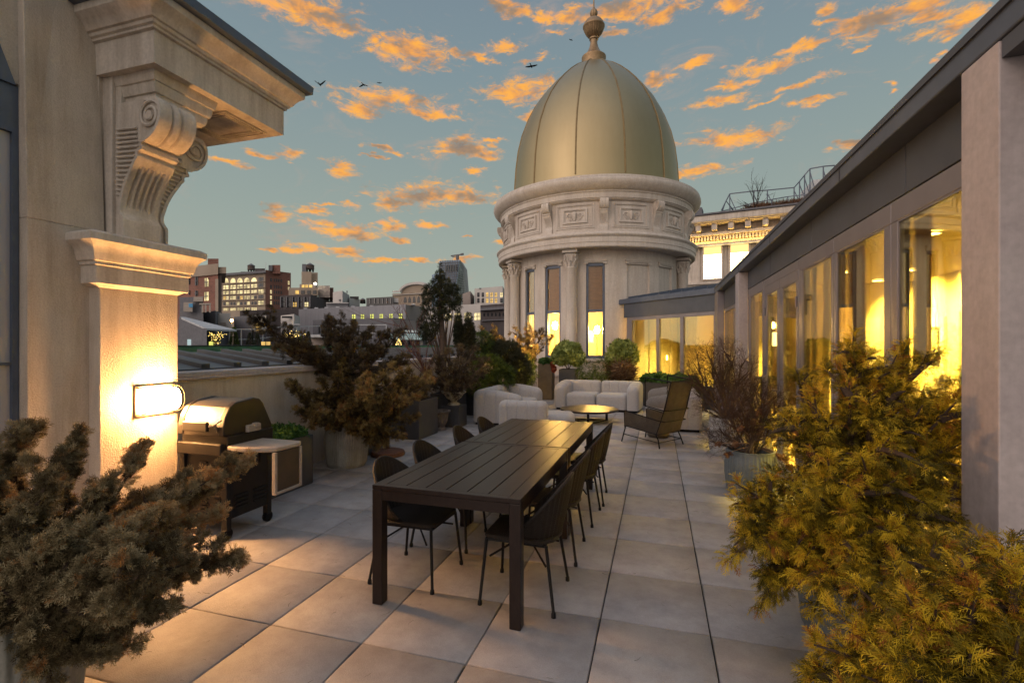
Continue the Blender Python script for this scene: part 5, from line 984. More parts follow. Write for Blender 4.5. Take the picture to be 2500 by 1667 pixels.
def chair(label):
    t = thing('wicker_chair', label, 'chair', (0, 0, 0), 0, 'woven dining chairs along the tables'); s, rim, low = shell()
    s.build('backrest', MT['wicker'], t, smooth=True, ang=60); M().tube([tuple(p) for p in rim], .011, 6).build('rim', MT['wicker'], t, smooth=True)
    st = M(); pts = [(-.215, -.14), (-.19, .20), (-.165, .235), (.165, .235), (.19, .20), (.215, -.14), (.14, -.21), (0, -.235), (-.14, -.21)]; st.prism(pts, .405, .432); st.build('seat', MT['wicker'], t, bevel=.01, smooth=True)
    M().tube([(-.19, -.16, .398), (-.175, .22, .398), (.175, .22, .398), (.19, -.16, .398), (-.19, -.16, .398)], .010, 6).tube([(-.20, .19, .30), (0, .0, .385), (.20, .19, .30)], .007, 5).tube([(-.20, -.17, .28), (0, .0, .385), (.20, -.17, .28)], .007, 5).build('seat_frame', MT['black'], t, smooth=True)
    for x, y, X, Y in ((-.185, .215, -.225, .245), (.185, .215, .225, .245), (-.19, -.17, -.235, -.225), (.19, -.17, .235, -.225)):
        M().tube([(x, y, .40), (X, Y, .03), (X, Y, .025), (X * 1.003, Y * 1.003, 0)], [.0105, .0095, .0135, .0145], 8).build('leg', MT['black'], t, smooth=True)
    return t
ch0 = chair('x')
CH = [(-.815, 3.06, 90, 'woven black chair nearest the camera on the right side of the tables'), (-.80, 3.76, 91, 'second woven chair from the camera on the right side of the tables'), (-.77, 4.56, 88, 'third woven chair from the camera on the right side of the tables'), (-.75, 5.14, 92, 'farthest woven chair on the right side of the tables'),
      (-1.64, 3.10, -92, 'woven black chair nearest the camera on the left side of the tables'), (-1.67, 3.73, -90, 'second woven chair from the camera on the left side of the tables'), (-1.66, 4.53, -88, 'third woven chair from the camera on the left side of the tables'), (-1.64, 5.16, -91, 'farthest woven chair on the left side, close to the sofas')]
for k, (x, y, a, lab) in enumerate(CH):
    if k == 0: ch0.location = (x, y, 0); ch0.rotation_euler = (0, 0, R(a)); ch0['label'] = lab
    else: dup(ch0, (x, y, 0), R(a), lab)

def chan(m, x0, x1, y0, y1, z0, z1, n, axis='x'):
    for k in range(n):
        if axis == 'x': m.box(x0 + (x1 - x0) * k / n + .001, x0 + (x1 - x0) * (k + 1) / n - .001, y0, y1, z0, z1)
        else: m.box(x0, x1, y0 + (y1 - y0) * k / n + .001, y0 + (y1 - y0) * (k + 1) / n - .001, z0, z1)
    return m
def roundbox(x0, x1, y0, y1, z0, z1, b=.06):
    return M().box(x0, x1, y0, y1, z0, z1), b
def loveseat(label, loc, rz, w=2.1, d=.98):
    t = thing('sofa', label, 'sofa', loc, rz, 'pale channelled two-seat sofas'); h = .70; a = .30; b = .24; S = MT['sofa']
    for x0, x1 in ((a, w / 2 - .008), (w / 2 + .008, w - a)):
        M().pad(x0 + .004, x1 - .004, .05, d - b - .002, .06, .42, 1, .09).build('seat', S, t, smooth=True, ang=60)
    for x0, x1 in ((a * .4, w / 2 - .006), (w / 2 + .006, w - a * .4)): M().pad(x0, x1, d - b, d, .06, h, 4, .09).build('backrest', S, t, smooth=True, ang=60)
    for s in (0, 1):
        x0, x1 = (0, a) if not s else (w - a, w); am = M(); n = 4
        am.pad(x0, x1, 0, d, .055, h, n, .12, axis='y', slope=.10)
        am.build('arm', S, t, smooth=True, ang=60)
    M().box(.06, w - .06, .08, d - .05, 0.0, .062).build('plinth', MT['black'], t)
    return t
loveseat('pale grey two-seat sofa facing the camera in front of the tower', (-2.50, 11.95, 0), R(-4.5))
loveseat('pale grey two-seat sofa with its channelled side to the camera, left of the coffee table', (-2.58, 9.18, 0), R(90), 2.0, 1.02)
loveseat('pale grey two-seat sofa behind the high-backed chair, right of the coffee table', (-.20, 11.55, 0), R(-90), 2.05, 1.0)
t = thing('lounge_module', 'pale grey single lounge seat with channelled back, nearest the far dining table', 'armchair', (-2.62, 7.88, 0), R(3)); M().pad(0, .84, 0, .30, .06, .66, 5, .10).build('backrest', MT['sofa'], t, smooth=True, ang=60); M().pad(.02, 1.22, .30, 1.08, .06, .40, 1, .13).build('seat', MT['sofa'], t, smooth=True, ang=60); M().box(.06, 1.1, .08, 1.0, 0, .062).build('plinth', MT['black'], t)
t = thing('coffee_table', 'low round dark coffee table on a flat bar base between the sofas', 'table', (-1.38, 10.28, 0)); M().lathe([(.001, .235), (.58, .235), (.61, .25), (.61, .268), (.60, .275), (.001, .275)], 64).build('tabletop', MT['wtable'], t, smooth=True, ang=30)
for k in range(3):
    a = R(35 + 120 * k); c_, s_ = math.cos(a) * .42, math.sin(a) * .42; M().bar((c_, s_, .0), (c_, s_, .236), .05, .03, up=(math.cos(a), math.sin(a), 0)).build('leg', MT['black'], t)
m = M()
for k in range(3): a = R(35 + 120 * k); b_ = R(155 + 120 * k); m.bar((.42 * math.cos(a), .42 * math.sin(a), .015), (.42 * math.cos(b_), .42 * math.sin(b_), .015), .05, .028)
m.build('base', MT['black'], t)
t = thing('drum_table', 'small bronze drum side table behind the high-backed chair', 'side table', (.02, 8.95, 0)); M().lathe([(.001, 0), (.17, 0), (.19, .03), (.19, .05), (.15, .12), (.13, .25), (.15, .40), (.18, .44), (.18, .455), (.001, .455)], 32).build('drum', MT['bronze'], t, smooth=True, ang=35)
# high-backed cord chair
hc = thing('high_back_chair', 'bronze cord lounge chair with high winged back and thin black rods', 'chair', (.01, 7.92, 0)); lx = Vector((.60, .80, 0)); fy = Vector((-.80, .60, 0))
hp_ = lambda x, y, z: tuple(lx * x + fy * y + Vector((0, 0, z)))
def rod(pts, r=.009): return M().tube([hp_(*p) for p in pts], r, 6)
lean = lambda z: -.02 - .22 * max(0, z - .2) / .85
for nm, pts in (('back_frame', [(0, .02, .22), (0, lean(.62), .62), (0, lean(1.07), 1.05), (.58, lean(1.07), 1.07), (.58, lean(.62), .62), (.58, .02, .22)]), ('wing_frame', [(0, lean(1.05), 1.05), (.0, .22, 1.10), (.0, .24, 1.09), (.0, .24, .64), (0, lean(.6), .60)]), ('wing_frame', [(.58, lean(1.05), 1.06), (.58, .22, 1.11), (.58, .24, 1.10), (.58, .24, .64), (.58, lean(.6), .60)]),
                ('ring', [(0, .24, .64), (-.01, -.1, .60), (.04, -.18, .60), (.56, -.18, .60), (.62, -.08, .61), (.58, .24, .64)]), ('arm', [(0, .66, .24), (0, .67, .50), (0, .64, .52), (0, .0, .43), (.02, -.12, .42), (.56, -.12, .42), (.60, 0, .43)]), ('arm', [(.58, .66, .24), (.58, .67, .50), (.58, .64, .52), (.58, .0, .43)]),
                ('seat_frame', [(0, .0, .21), (.58, .0, .21), (.58, .67, .27), (0, .67, .27), (0, 0, .21)])): rod(pts).build(nm, MT['black'], hc, smooth=True)
for pts in ([(0, .64, .27), (-.02, .71, 0)], [(.58, .64, .27), (.60, .71, 0)], [(0, .04, .22), (-.0, -.01, .13), (-.02, -.05, 0)], [(.58, .04, .22), (.58, -.01, .13), (.60, -.05, 0)]): rod(pts, .011).build('leg', MT['black'], hc, smooth=True)
rod([(-.01, .68, .13), (-.01, -.0, .09)], .007).build('stretcher', MT['black'], hc); rod([(.59, .68, .13), (.59, -.0, .09)], .007).build('stretcher', MT['black'], hc); rod([(-.01, -.02, .09), (.59, -.02, .09)], .007).build('stretcher', MT['black'], hc)
def cords(name, fn, n):
    m = M()
    for k in range(n): a, b = fn(k / (n - 1)); m.tube([hp_(*a), hp_(*b)], .0042, 4)
    m.build(name, MT['mesh'], hc)
cords('back_cords', lambda q: ((.58 * q, 0.0, .22), (.58 * q, lean(1.05), 1.05)), 54); cords('wing_cords', lambda q: ((0, lean(.62) + (.24 - lean(.62)) * q, .63), (0, lean(1.05) + (.24 - lean(1.05)) * q, 1.03)), 26); cords('wing_cords', lambda q: ((.58, lean(.62) + (.24 - lean(.62)) * q, .63), (.58, lean(1.05) + (.24 - lean(1.05)) * q, 1.03)), 26)
cords('arm_cords', lambda q: ((0, .66 * q, .21 + .06 * q), (0, .66 * q, .43 + .08 * q)), 60); cords('arm_cords', lambda q: ((.58, .66 * q, .21 + .06 * q), (.58, .66 * q, .43 + .08 * q)), 60); cords('seat_cords', lambda q: ((.58 * q, 0, .21), (.58 * q, .67, .27)), 56)

# ------------------------------------------------------------------ gas grill
gr = thing('gas_grill', 'black gas grill with steel lid band and folding side shelf behind the lit pilaster', 'grill', (-3.42, 3.15, 0)); G_ = MT['grill']
Wd = .50
M().box(-Wd, 0, .03, .50, .16, .70).build('cabinet', G_, gr, bevel=.008)
lv = []
for c in range(2):
    for k in range(5):
        for z0 in (.22, .50): lv.append(M().bar((-.16 - c * .14, .022, z0 + k * .032), (-.08 - c * .14, .022, z0 + k * .032), .018, .012))
for c in range(2):
    for k in range(4): lv.append(M().bar((.006, .09 + c * .2, .24 + k * .034), (.006, .23 + c * .2, .24 + k * .034), .012, .012))
for q in lv: q.build('louvre', G_, gr)
for x, y in ((-.02, .03), (-.02, .47), (-Wd + .02, .03), (-Wd + .02, .47)): M().box(x - .03, x + .025, y - .025, y + .025, .07, .72).build('leg', G_, gr, bevel=.004)
for x, y in ((-.02, .03), (-.02, .47), (-Wd + .04, .47)): M().tube([(x - .018, y, .045), (x + .018, y, .045)], .045, 18).build('caster', MT['black'], gr, smooth=True)
M().box(-Wd, -.02, -.03, .02, .70, .80).build('control_panel', G_, gr, bevel=.01); M().box(-Wd, 0, .021, .52, .70, .86).build('firebox', G_, gr, bevel=.01)
pr = [(-.02, .862), (-.02, .94), (.0, 1.02), (.045, 1.10), (.11, 1.135), (.30, 1.155), (.36, 1.14), (.40, 1.10), (.50, .90), (.505, .862)]
M().prism(pr, -.06, 0, 'x').build('lid_end', G_, gr, bevel=.010); M().prism(pr, -Wd, -Wd + .06, 'x').build('lid_end', G_, gr, bevel=.010)
M().prism([(-.012, .94), (.008, 1.02), (.05, 1.095), (.115, 1.128), (.30, 1.148), (.35, 1.135), (.33, 1.10), (.1, 1.08), (.03, .94)], -Wd + .06, -.06, 'x').build('lid', MT['lid'], gr, smooth=True, ang=30)
M().prism([(-.012, .862), (-.012, .938), (.03, .938), (.03, .862)], -Wd + .06, -.06, 'x').build('lid_lower_band', G_, gr)
M().box(-Wd + .12, -.12, -.075, -.045, .905, .985).build('handle', G_, gr, bevel=.008); M().tube([(-.11, -.06, .95), (-.075, -.05, .955), (-.065, -.012, .92)], .010, 6).tube([(-.065, -.02, .90), (-.04, -.06, .97), (-.02, -.02, 1.0)], .008, 6).build('handle_bracket', MT['steel'], gr, smooth=True)
M().box(.001, .035, .20, .34, .865, .925).box(.001, .05, .27, .31, .90, .935).build('gauge_bracket', MT['shelf'], gr, bevel=.004)
sh_ = [(.012, .0), (.10, -.012), (.20, -.01), (.40, .04), (.445, .08), (.465, .32), (.44, .37), (.012, .38)]
M().prism(sh_, .745, .785).build('side_shelf', MT['shelf'], gr, bevel=.012, seg=3, smooth=True, ang=50)
M().box(.02, .30, .04, .06, .66, .744).box(.02, .30, .32, .34, .66, .744).build('shelf_support', MT['black'], gr)
fl = M().box(.436, .452, .07, .33, .42, .742); fl.build('folded_leaf', pm('mottled_board', (0.045, 0.032, 0.02), 0.6, 0, (0.08, 0.055, 0.035), 6), gr, bevel=.003)
M().box(.428, .462, .045, .07, .40, .745).box(.428, .462, .33, .355, .40, .745).box(.428, .462, .07, .33, .40, .422).bar((.431, .08, .43), (.431, .32, .73), .008, .01).bar((.431, .08, .73), (.431, .32, .43), .008, .01).build('leaf_frame', MT['shelf'], gr, bevel=.003)

# ------------------------------------------------------------------ pots and planters
def pot(name, label, loc, prof, mat, flutes=0, depth=.03, soil=None, cat='pot', wav=False, group=None):
    t = thing(name, label, cat, loc, 0, group)
    def rf(a, z):
        if not flutes: return 1
        zz = z / prof_h; w = (.35 * math.sin(zz * 16) if wav and .35 < zz < .68 else 0); return 1 - depth * (.5 + .5 * math.cos(flutes * a + w * 3)) * (1 if .03 < zz < .94 else 0)
    prof_h = max(z for r, z in prof); dense = []
    for (r0, z0), (r1, z1) in zip(prof, prof[1:]):
        n = max(1, int(abs(z1 - z0) / .02)); dense += [(r0 + (r1 - r0) * k / n, z0 + (z1 - z0) * k / n) for k in range(n)]
    dense.append(prof[-1]); M().lathe(dense, 240 if flutes else 40, rf=rf).build('body', mat, t, smooth=True, ang=60)
    if soil: M().lathe([(.001, soil[1]), (soil[0], soil[1])], 24).build('soil', MT['soil'], t)
    return t
tub = lambda r, h: [(.001, 0), (r * .84, 0), (r * .92, h * .08), (r, h * .45), (r * 1.0, h * .7), (r * .93, h * .95), (r * .94, h), (r * .86, h), (r * .85, h * .85)]
pot('ribbed_pot', 'pale vertically ribbed pot in the lower left corner under the big juniper', (-2.63, 1.30, 0), tub(.30, .60), MT['potc'], 44, .025, (.26, .53))
pot('ribbed_pot', 'pale ribbed pot with wavy grooves holding the middle juniper', (-4.02, 5.62, 0), tub(.285, .55), MT['potc'], 56, .03, (.25, .48), wav=True)
pot('blue_pot', 'blue-grey ribbed pot by the glass doors with bare stems and dry flower heads', (.985, 5.85, 0), tub(.265, .47), MT['potb'], 40, .03, (.23, .40))
pot('white_pot', 'large whitish pot holding the bare twiggy bush beside the right sofa', (1.0, 7.75, 0), tub(.27, .56), MT['potw'], 36, .02, (.23, .48))
pot('buried_pot', 'tall clay pot hidden under the golden bush by the pier', (1.02, 3.15, 0), tub(.24, .50), MT['potb'], 0, 0, (.2, .44)); pot('buried_pot', 'clay pot hidden under the low golden bush in the lower right corner', (1.0, 1.95, 0), tub(.24, .32), MT['potb'], 0, 0, (.2, .28))
pot('urn', 'small weathered urn with a rolled rim beside the large charcoal box planter', (-3.98, 8.45, 0), [(.001, 0), (.13, 0), (.13, .03), (.10, .06), (.15, .16), (.17, .28), (.17, .31), (.21, .34), (.21, .37), (.17, .37), (.16, .30)], MT['urn'], 18, .04, (.15, .33), 'urn')
q = W(1108, 962, 9.7); pd = thing('pedestal', 'dark square pedestal under the cream urn', 'pedestal', (q.x, q.y, 0)); M().box(-.2, .2, -.2, .2, 0, .42).build('block', MT['box'], pd, bevel=.006)
pot('urn', 'cream classical urn on a dark pedestal under the dark brown juniper', (q.x, q.y, .42), [(.001, 0), (.12, 0), (.12, .03), (.06, .06), (.07, .09), (.15, .14), (.20, .22), (.25, .25), (.25, .275), (.20, .275), (.18, .20)], MT['urnc'], 20, .05, (.18, .22), 'urn')
def planter(label, x0, x1, y0, y1, h, mat='box', rz=0, name='box_planter', group=None):
    cx_, cy_ = (x0 + x1) / 2, (y0 + y1) / 2; a, b = (x1 - x0) / 2, (y1 - y0) / 2; t = thing(name, label, 'planter', (cx_, cy_, 0), rz, group); e = .025
    M().box(-a, a, -b, -b + e, 0, h).box(-a, a, b - e, b, 0, h).box(-a, -a + e, -b + e, b - e, 0, h).box(a - e, a, -b + e, b - e, 0, h).build('sides', MT[mat], t, bevel=.003); M().box(-a + e, a - e, -b + e, b - e, .02, h - .06).build('soil', MT['soil'], t); return t
planter('long charcoal planter box with boxwood behind the grill', -4.45, -3.88, 4.05, 4.78, .57); planter('dark planter box behind the ribbed wavy pot', -4.45, -4.05, 5.95, 6.75, .55)
planter('large charcoal box planter right of the middle juniper', -4.40, -3.88, 7.42, 8.16, .66); planter('dark planter box beside the small urn, below the brown juniper', -4.45, -4.02, 9.0, 9.55, .62); planter('tall dark planter box at the parapet under the tall conifer', -4.46, -4.1, 9.62, 10.1, .95)
planter('dark planter box under the green bushes left of the sofa', -4.45, -3.95, 10.4, 12.9, .60)
q = W(1334, 900, 14.5); planter('tall bronze planter with red flowers standing between two sofas at the tower', q.x - .21, q.x + .21, q.y - .21, q.y + .21, 1.06, 'bronze'); BPq = q
q = W(1388, 900, 14.1); planter('dark square planter under the left pale green shrub at the tower', q.x - .24, q.x + .24, q.y - .24, q.y + .24, .92); SG1 = q
q = W(1520, 900, 13.9); planter('dark low planter under the right pale green shrub at the tower', q.x - .5, q.x + .4, q.y - .25, q.y + .25, .50); SG2 = q
planter('charcoal trough planter with leafy greens under the bay windows', -.55, 1.15, 12.9, 13.3, .62, rz=R(-40))
t = thing('umbrella_base', 'round rusty iron umbrella base on the paving beside the wavy pot', 'umbrella base', (-3.80, 6.30, 0)); M().lathe([(.001, 0), (.235, 0), (.25, .02), (.235, .06), (.15, .085), (.05, .095), (.035, .10)], 40).build('disc', MT['rust'], t, smooth=True, ang=50); M().tube([(0, 0, .09), (0, 0, .42)], .022, 10).build('tube', MT['rust'], t, smooth=True)
t = thing('garden_uplight', 'small garden uplight glowing under the juniper at the left foot of the tower', 'garden light', tuple(W(1262, 890, 12.3))); M().lathe([(.001, 0), (.04, 0), (.05, .08), (.045, .08), (.001, .06)], 14).build('housing', MT['black'], t); M().tube([(0, 0, 0), (0, 0, -.9)], .01, 5).build('stake', MT['black'], t); M().lathe([(.001, .065), (.04, .068)], 14).build('lens', MT['warm'], t); lamp('glow', (0, 0, .15), 170, (1.0, 0.60, 0.14), .06, 'POINT', t)

# ------------------------------------------------------------------ plants
D = lambda x, y, d: np.array(W(x * 1.0629, y * 1.0629, d))
tips = [D(x, y, d) for x, y, d in ((60, 975, 2.4), (188, 990, 2.3), (150, 1040, 2.2), (330, 1022, 2.45), (-20, 1010, 2.2), (430, 1090, 2.6), (470, 1085, 2.8), (578, 1046, 2.75), (500, 1090, 2.5), (510, 1172, 2.5), (470, 1235, 2.3), (546, 1274, 2.35), (400, 1400, 1.95), (440, 1290, 2.2), (350, 1180, 1.9), (300, 1240, 1.75), (250, 1100, 2.1), (120, 1080, 1.9), (60, 1180, 1.9), (-60, 1060, 2.1), (-120, 1180, 2.0), (320, 1480, 1.95), (250, 1500, 1.85), (210, 1480, 2.0), (200, 1330, 1.7), (290, 1350, 1.8), (400, 1180, 2.2), (40, 1200, 1.8), (-40, 1220, 1.85), (150, 1200, 1.75), (330, 1300, 1.7), (400, 1240, 1.95), (260, 1400, 1.8), (120, 1280, 1.8))]
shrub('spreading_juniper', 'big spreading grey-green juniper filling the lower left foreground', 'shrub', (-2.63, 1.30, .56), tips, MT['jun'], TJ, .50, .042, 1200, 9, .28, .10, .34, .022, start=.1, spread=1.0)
B3 = lambda x, y, d: np.array(W(700 + x * .2168, 780 + y * .2168, d))
tips = [B3(x, y, d) for x, y, d in ((25, 715, 5.9), (60, 1000, 5.8), (550, 560, 6.2), (620, 455, 6.6), (1180, 500, 6.6), (1420, 545, 6.5), (1640, 690, 6.4), (1600, 600, 6.8), (390, 690, 5.9), (1180, 810, 5.7), (960, 790, 5.6), (540, 640, 5.9), (1480, 1100, 6.2), (1300, 1300, 6.1), (1120, 1400, 6.1), (850, 1150, 5.8), (240, 800, 6.2), (300, 1100, 5.8), (700, 700, 5.8), (1320, 900, 5.9), (1050, 1100, 5.8), (1500, 850, 6.2), (620, 1050, 5.7), (900, 620, 6.1), (1150, 1250, 6.0), (750, 900, 5.6))]
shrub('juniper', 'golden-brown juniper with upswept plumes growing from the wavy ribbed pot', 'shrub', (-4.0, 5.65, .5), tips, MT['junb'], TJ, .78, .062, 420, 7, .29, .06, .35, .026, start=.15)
S = lambda u, v, d: np.array(W(u, v, d))
tips = [S(*q) for q in ((616, 776, 6.2), (640, 805, 6.3), (700, 850, 6.3), (745, 850, 6.5), (800, 775, 7.0), (830, 768, 7.2), (868, 782, 7.2), (790, 810, 6.8), (905, 800, 7.2), (950, 810, 7.4), (985, 800, 7.6), (930, 850, 7.2), (1000, 870, 7.4), (760, 870, 6.4), (870, 830, 6.8), (830, 850, 6.6), (960, 890, 7.2), (900, 870, 6.8), (850, 800, 7.4), (675, 850, 6.3), (880, 900, 6.6))]
shrub('juniper', 'dark sprawling juniper on top of the parapet with a long plume reaching left', 'shrub', tuple(W(842, 935, 6.9)), tips, MT['jund'], TJ, .85, .085, 380, 5, .28, -.02, .3, .03)
tips = [S(*q) for q in ((1035, 905, 9.4), (1060, 870, 9.6), (1095, 850, 9.7), (1130, 840, 10), (1165, 845, 10), (1195, 872, 10), (1180, 905, 9.6), (1080, 920, 9.3), (1110, 890, 9.2), (1150, 925, 9.4), (1050, 940, 9.4), (1125, 950, 9.3), (1140, 880, 9.3), (1090, 945, 9.2))]
shrub('juniper', 'fine dark brown juniper spilling from the cream urn', 'shrub', tuple(W(1112, 962, 9.7)), tips, MT['jund'], TJ, 1.0, .19, 190, 4, .45, .04, .3, .025)
tips = [S(*q) for q in ((1215, 858, 13), (1232, 830, 12.9), (1258, 800, 12.8), (1290, 795, 12.8), (1300, 815, 12.7), (1328, 800, 12.7), (1345, 822, 12.7), (1318, 845, 12.6), (1275, 850, 12.6), (1250, 862, 12.7), (1265, 825, 12.8), (1200, 800, 12.8), (1170, 795, 12.8), (1185, 830, 12.7))]
shrub('juniper', 'wind-swept juniper lit yellow from below at the left foot of the tower', 'shrub', tuple(W(1272, 915, 13.1)), tips, MT['junb'], TJ, 1.15, .17, 170, 4, .3, -.05, .3, .03)
# golden thread cypresses
tips = [D(x, y, d) for x, y, d in ((1960, 800, 2.55), (2060, 815, 2.6), (2150, 800, 2.6), (2240, 850, 2.5), (2310, 930, 2.45), (2220, 1010, 2.35), (1870, 900, 2.5), (1800, 960, 2.5), (1750, 1080, 2.4), (1690, 1110, 2.35), (1700, 1180, 2.3), (1700, 1240, 2.25), (1760, 1330, 2.25), (1850, 1280, 2.1), (1950, 1180, 2.05), (2060, 1100, 2.1), (2150, 1150, 2.1), (2000, 930, 2.3), (2120, 930, 2.3), (1900, 1050, 2.2), (1810, 1180, 2.15), (2050, 1000, 2.15), (2220, 900, 2.35), (1950, 870, 2.4), (2060, 880, 2.4), (1830, 850, 2.7), (1980, 1050, 2.1), (1860, 1120, 2.1), (1920, 1260, 2.05), (2050, 1220, 2.0), (2260, 1120, 2.25), (1780, 1250, 2.2), (2170, 870, 2.8), (1880, 1350, 1.95), (1980, 1330, 1.85), (2120, 1260, 1.9), (1960, 770, 2.6), (2080, 790, 2.6), (2300, 960, 2.3))]
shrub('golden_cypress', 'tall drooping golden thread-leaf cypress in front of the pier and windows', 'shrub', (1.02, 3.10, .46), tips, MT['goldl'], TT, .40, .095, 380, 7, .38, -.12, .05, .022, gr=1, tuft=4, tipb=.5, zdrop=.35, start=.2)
tips = [D(x, y, d) for x, y, d in ((1850, 1560, 1.62), (1870, 1480, 1.6), (1900, 1400, 1.62), (1960, 1340, 1.65), (2050, 1290, 1.7), (2150, 1240, 1.7), (2250, 1230, 1.7), (2330, 1240, 1.65), (2400, 1270, 1.6), (2050, 1450, 1.4), (2150, 1400, 1.4), (2250, 1350, 1.4), (2350, 1320, 1.4), (1980, 1550, 1.4), (2100, 1560, 1.3), (2230, 1500, 1.3), (2340, 1460, 1.3), (2420, 1420, 1.35), (2200, 1290, 1.5), (2080, 1360, 1.5), (1950, 1450, 1.5), (2300, 1260, 1.5), (2400, 1540, 1.3), (1920, 1600, 1.45), (2180, 1620, 1.25), (2350, 1620, 1.25), (2050, 1680, 1.35))]
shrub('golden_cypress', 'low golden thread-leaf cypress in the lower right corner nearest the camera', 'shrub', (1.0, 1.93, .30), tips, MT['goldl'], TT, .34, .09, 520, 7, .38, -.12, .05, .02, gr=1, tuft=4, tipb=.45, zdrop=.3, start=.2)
# green and pale shrubs
E_ = lambda u, v, d, ru, rv: (np.array(W(u, v, d)), np.array([ru / F * d, ru / F * d, rv / F * d]))
blob('evergreen_shrub', 'dark green bush with yellow-green lights directly left of the sofas', 'shrub', tuple(W(1195, 990, 11.3)), [E_(1190, 900, 11.3, 34, 34), E_(1160, 935, 11.1, 28, 25), E_(1225, 920, 11.4, 30, 30)], MT['green'], TT[:2] + TJ2[:1], 2600, .9, droop=.25, outw=.9, gr=1)
blob('evergreen_shrub', 'dark bluish bush rising behind the green bush beside the tower', 'shrub', tuple(W(1245, 990, 12.0)), [E_(1235, 868, 12, 36, 34), E_(1262, 900, 12, 32, 40), E_(1205, 860, 12.1, 25, 25)], MT['dgreen'], TJ2, 3600, 1.1)
blob('evergreen_shrub', 'green bush at the yellow-lit tower corner', 'shrub', tuple(W(1290, 985, 12.9)), [E_(1285, 905, 12.9, 22, 42), E_(1262, 930, 12.8, 22, 25)], MT['green'], TT[:2] + TJ2[:1], 1500, .9, droop=.2, gr=1)
blob('evergreen_shrub', 'bright green feathery bush beside the columnar conifers', 'shrub', tuple(W(1185, 940, 11.9)), [E_(1178, 835, 11.9, 26, 24), E_(1165, 860, 11.9, 20, 22)], MT['green'], TT[:2], 900, .9, droop=.2, gr=1)
blob('dark_shrub', 'dark low bush behind the charcoal box planter', 'shrub', tuple(W(1000, 1000, 8.9)), [E_(1000, 950, 8.9, 40, 30)], MT['jund'], TJ2, 900, 1.0)
pts = [(1445, 260, 14, 45), (1440, 340, 45, 45), (1410, 420, 70, 50), (1500, 440, 70, 50), (1330, 520, 80, 50), (1470, 540, 100, 60), (1590, 520, 80, 60), (1290, 610, 65, 50), (1420, 640, 90, 60), (1600, 640, 90, 70), (1530, 720, 90, 60), (1280, 730, 60, 50), (1420, 760, 80, 60), (1640, 730, 50, 40), (1260, 830, 45, 45), (1500, 840, 70, 50), (1390, 890, 70, 60), (1220, 930, 50, 50), (1340, 990, 90, 60), (1240, 1040, 60, 50), (1300, 1110, 70, 50)]
tc = blob('tall_conifer', 'tall ragged dark conifer standing above the parapet against the skyline', 'tree', tuple(W(1082, 905, 10.3)), [E_(U2(x), V2(y), 10.3, w * .204, h * .204) for x, y, w, h in pts], MT['dgreen'], TJ2, 3700, .75, trunk=.02, outw=.8, inner=.3)
tk = M().tube([(0, 0, -.5), tuple(W(1082, 850, 10.3) - W(1082, 905, 10.3)), tuple(W(1076, 760, 10.3) - W(1082, 905, 10.3)), tuple(W(1074, 660, 10.3) - W(1082, 905, 10.3))], [.075, .065, .05, .015], 8); tk.build('trunk', MT['bark'], tc)
for (x0, x1, y0, y1, lab) in ((1620, 1700, 820, 1180, 'narrow dark columnar conifer, left of the close pair behind the sofa'), (1718, 1850, 840, 1220, 'wider dark columnar conifer, right of the close pair behind the sofa')):
    cx_ = U2((x0 + x1) / 2); n = 6; blob('columnar_conifer', lab, 'tree', tuple(W(cx_, V2(1400), 11.3)), [E_(cx_, V2(y0 + (y1 - y0) * (k + .5) / n), 11.3, (x1 - x0) / 2 * .2 * (.45 + .55 * min(1, k / 2.5)), (y1 - y0) / n * .2) for k in range(n)], MT['dgreen'], TJ2, 1300, .8, group='columnar conifers behind the sofa')
blob('pale_shrub', 'round pale green shrub in the dark square planter under the tower column', 'shrub', (SG1.x, SG1.y, .86), [E_(1387, 858, 14.1, 30, 22), E_(1370, 870, 14.0, 20, 18), E_(1404, 872, 14, 20, 18)], MT['lgreen'], TL, 2600, 2.6, trunk=.02, group='pale green shrubs at the tower')
t2 = blob('pale_shrub', 'round pale green shrub with a skirt of dry leaves left of the bay windows', 'shrub', (SG2.x, SG2.y, .45), [E_(1520, 856, 13.9, 31, 24), E_(1503, 872, 13.9, 20, 18), E_(1538, 872, 13.9, 18, 18)], MT['lgreen'], TL, 2600, 2.6, trunk=.02, group='pale green shrubs at the tower')
T_grass = [t_leaf(.12, 5, k, .10, .2) for k in range(2)]
blob('dry_grass', 'clump of dry hanging brown leaves under the right pale green shrub', 'plant', (SG2.x, SG2.y, .44), [E_(1515, 905, 13.8, 24, 22)], MT['dead'], T_grass, 700, 2.2, droop=1.4)
blob('fern_bush', 'low ferny green bush between the two pale green shrubs', 'shrub', tuple(W(1448, 945, 13.6)), [E_(1432, 908, 13.6, 22, 22), E_(1468, 900, 13.7, 18, 26), E_(1450, 925, 13.5, 30, 16)], MT['green'], TT[:2], 900, .85, droop=.2, gr=1)
blob('bedding_plant', 'small leafy plant topping the tall bronze planter', 'plant', (BPq.x, BPq.y, 1.02), [E_(1332, 884, 14.5, 17, 9)], MT['bright'], TL, 450, 1.8); 
blob('red_flowers', 'few red flowers hanging over the right edge of the tall bronze planter', 'flowers', (BPq.x + .2, BPq.y - .22, 1.0), [E_(1352, 900, 14.2, 5, 7), E_(1349, 888, 14.2, 4, 3)], MT['redl'], TL, 60, 1.6)
blob('boxwood', 'bright green boxwood filling the planter behind the grill', 'plant', (-4.17, 4.42, .50), [(np.array([-4.17 + dx, 4.42 + dy, .58]), np.array([.16, .16, .09])) for dx in (-.12, .1) for dy in (-.22, 0, .22)], MT['bright'], TL, 3000, 1.25)
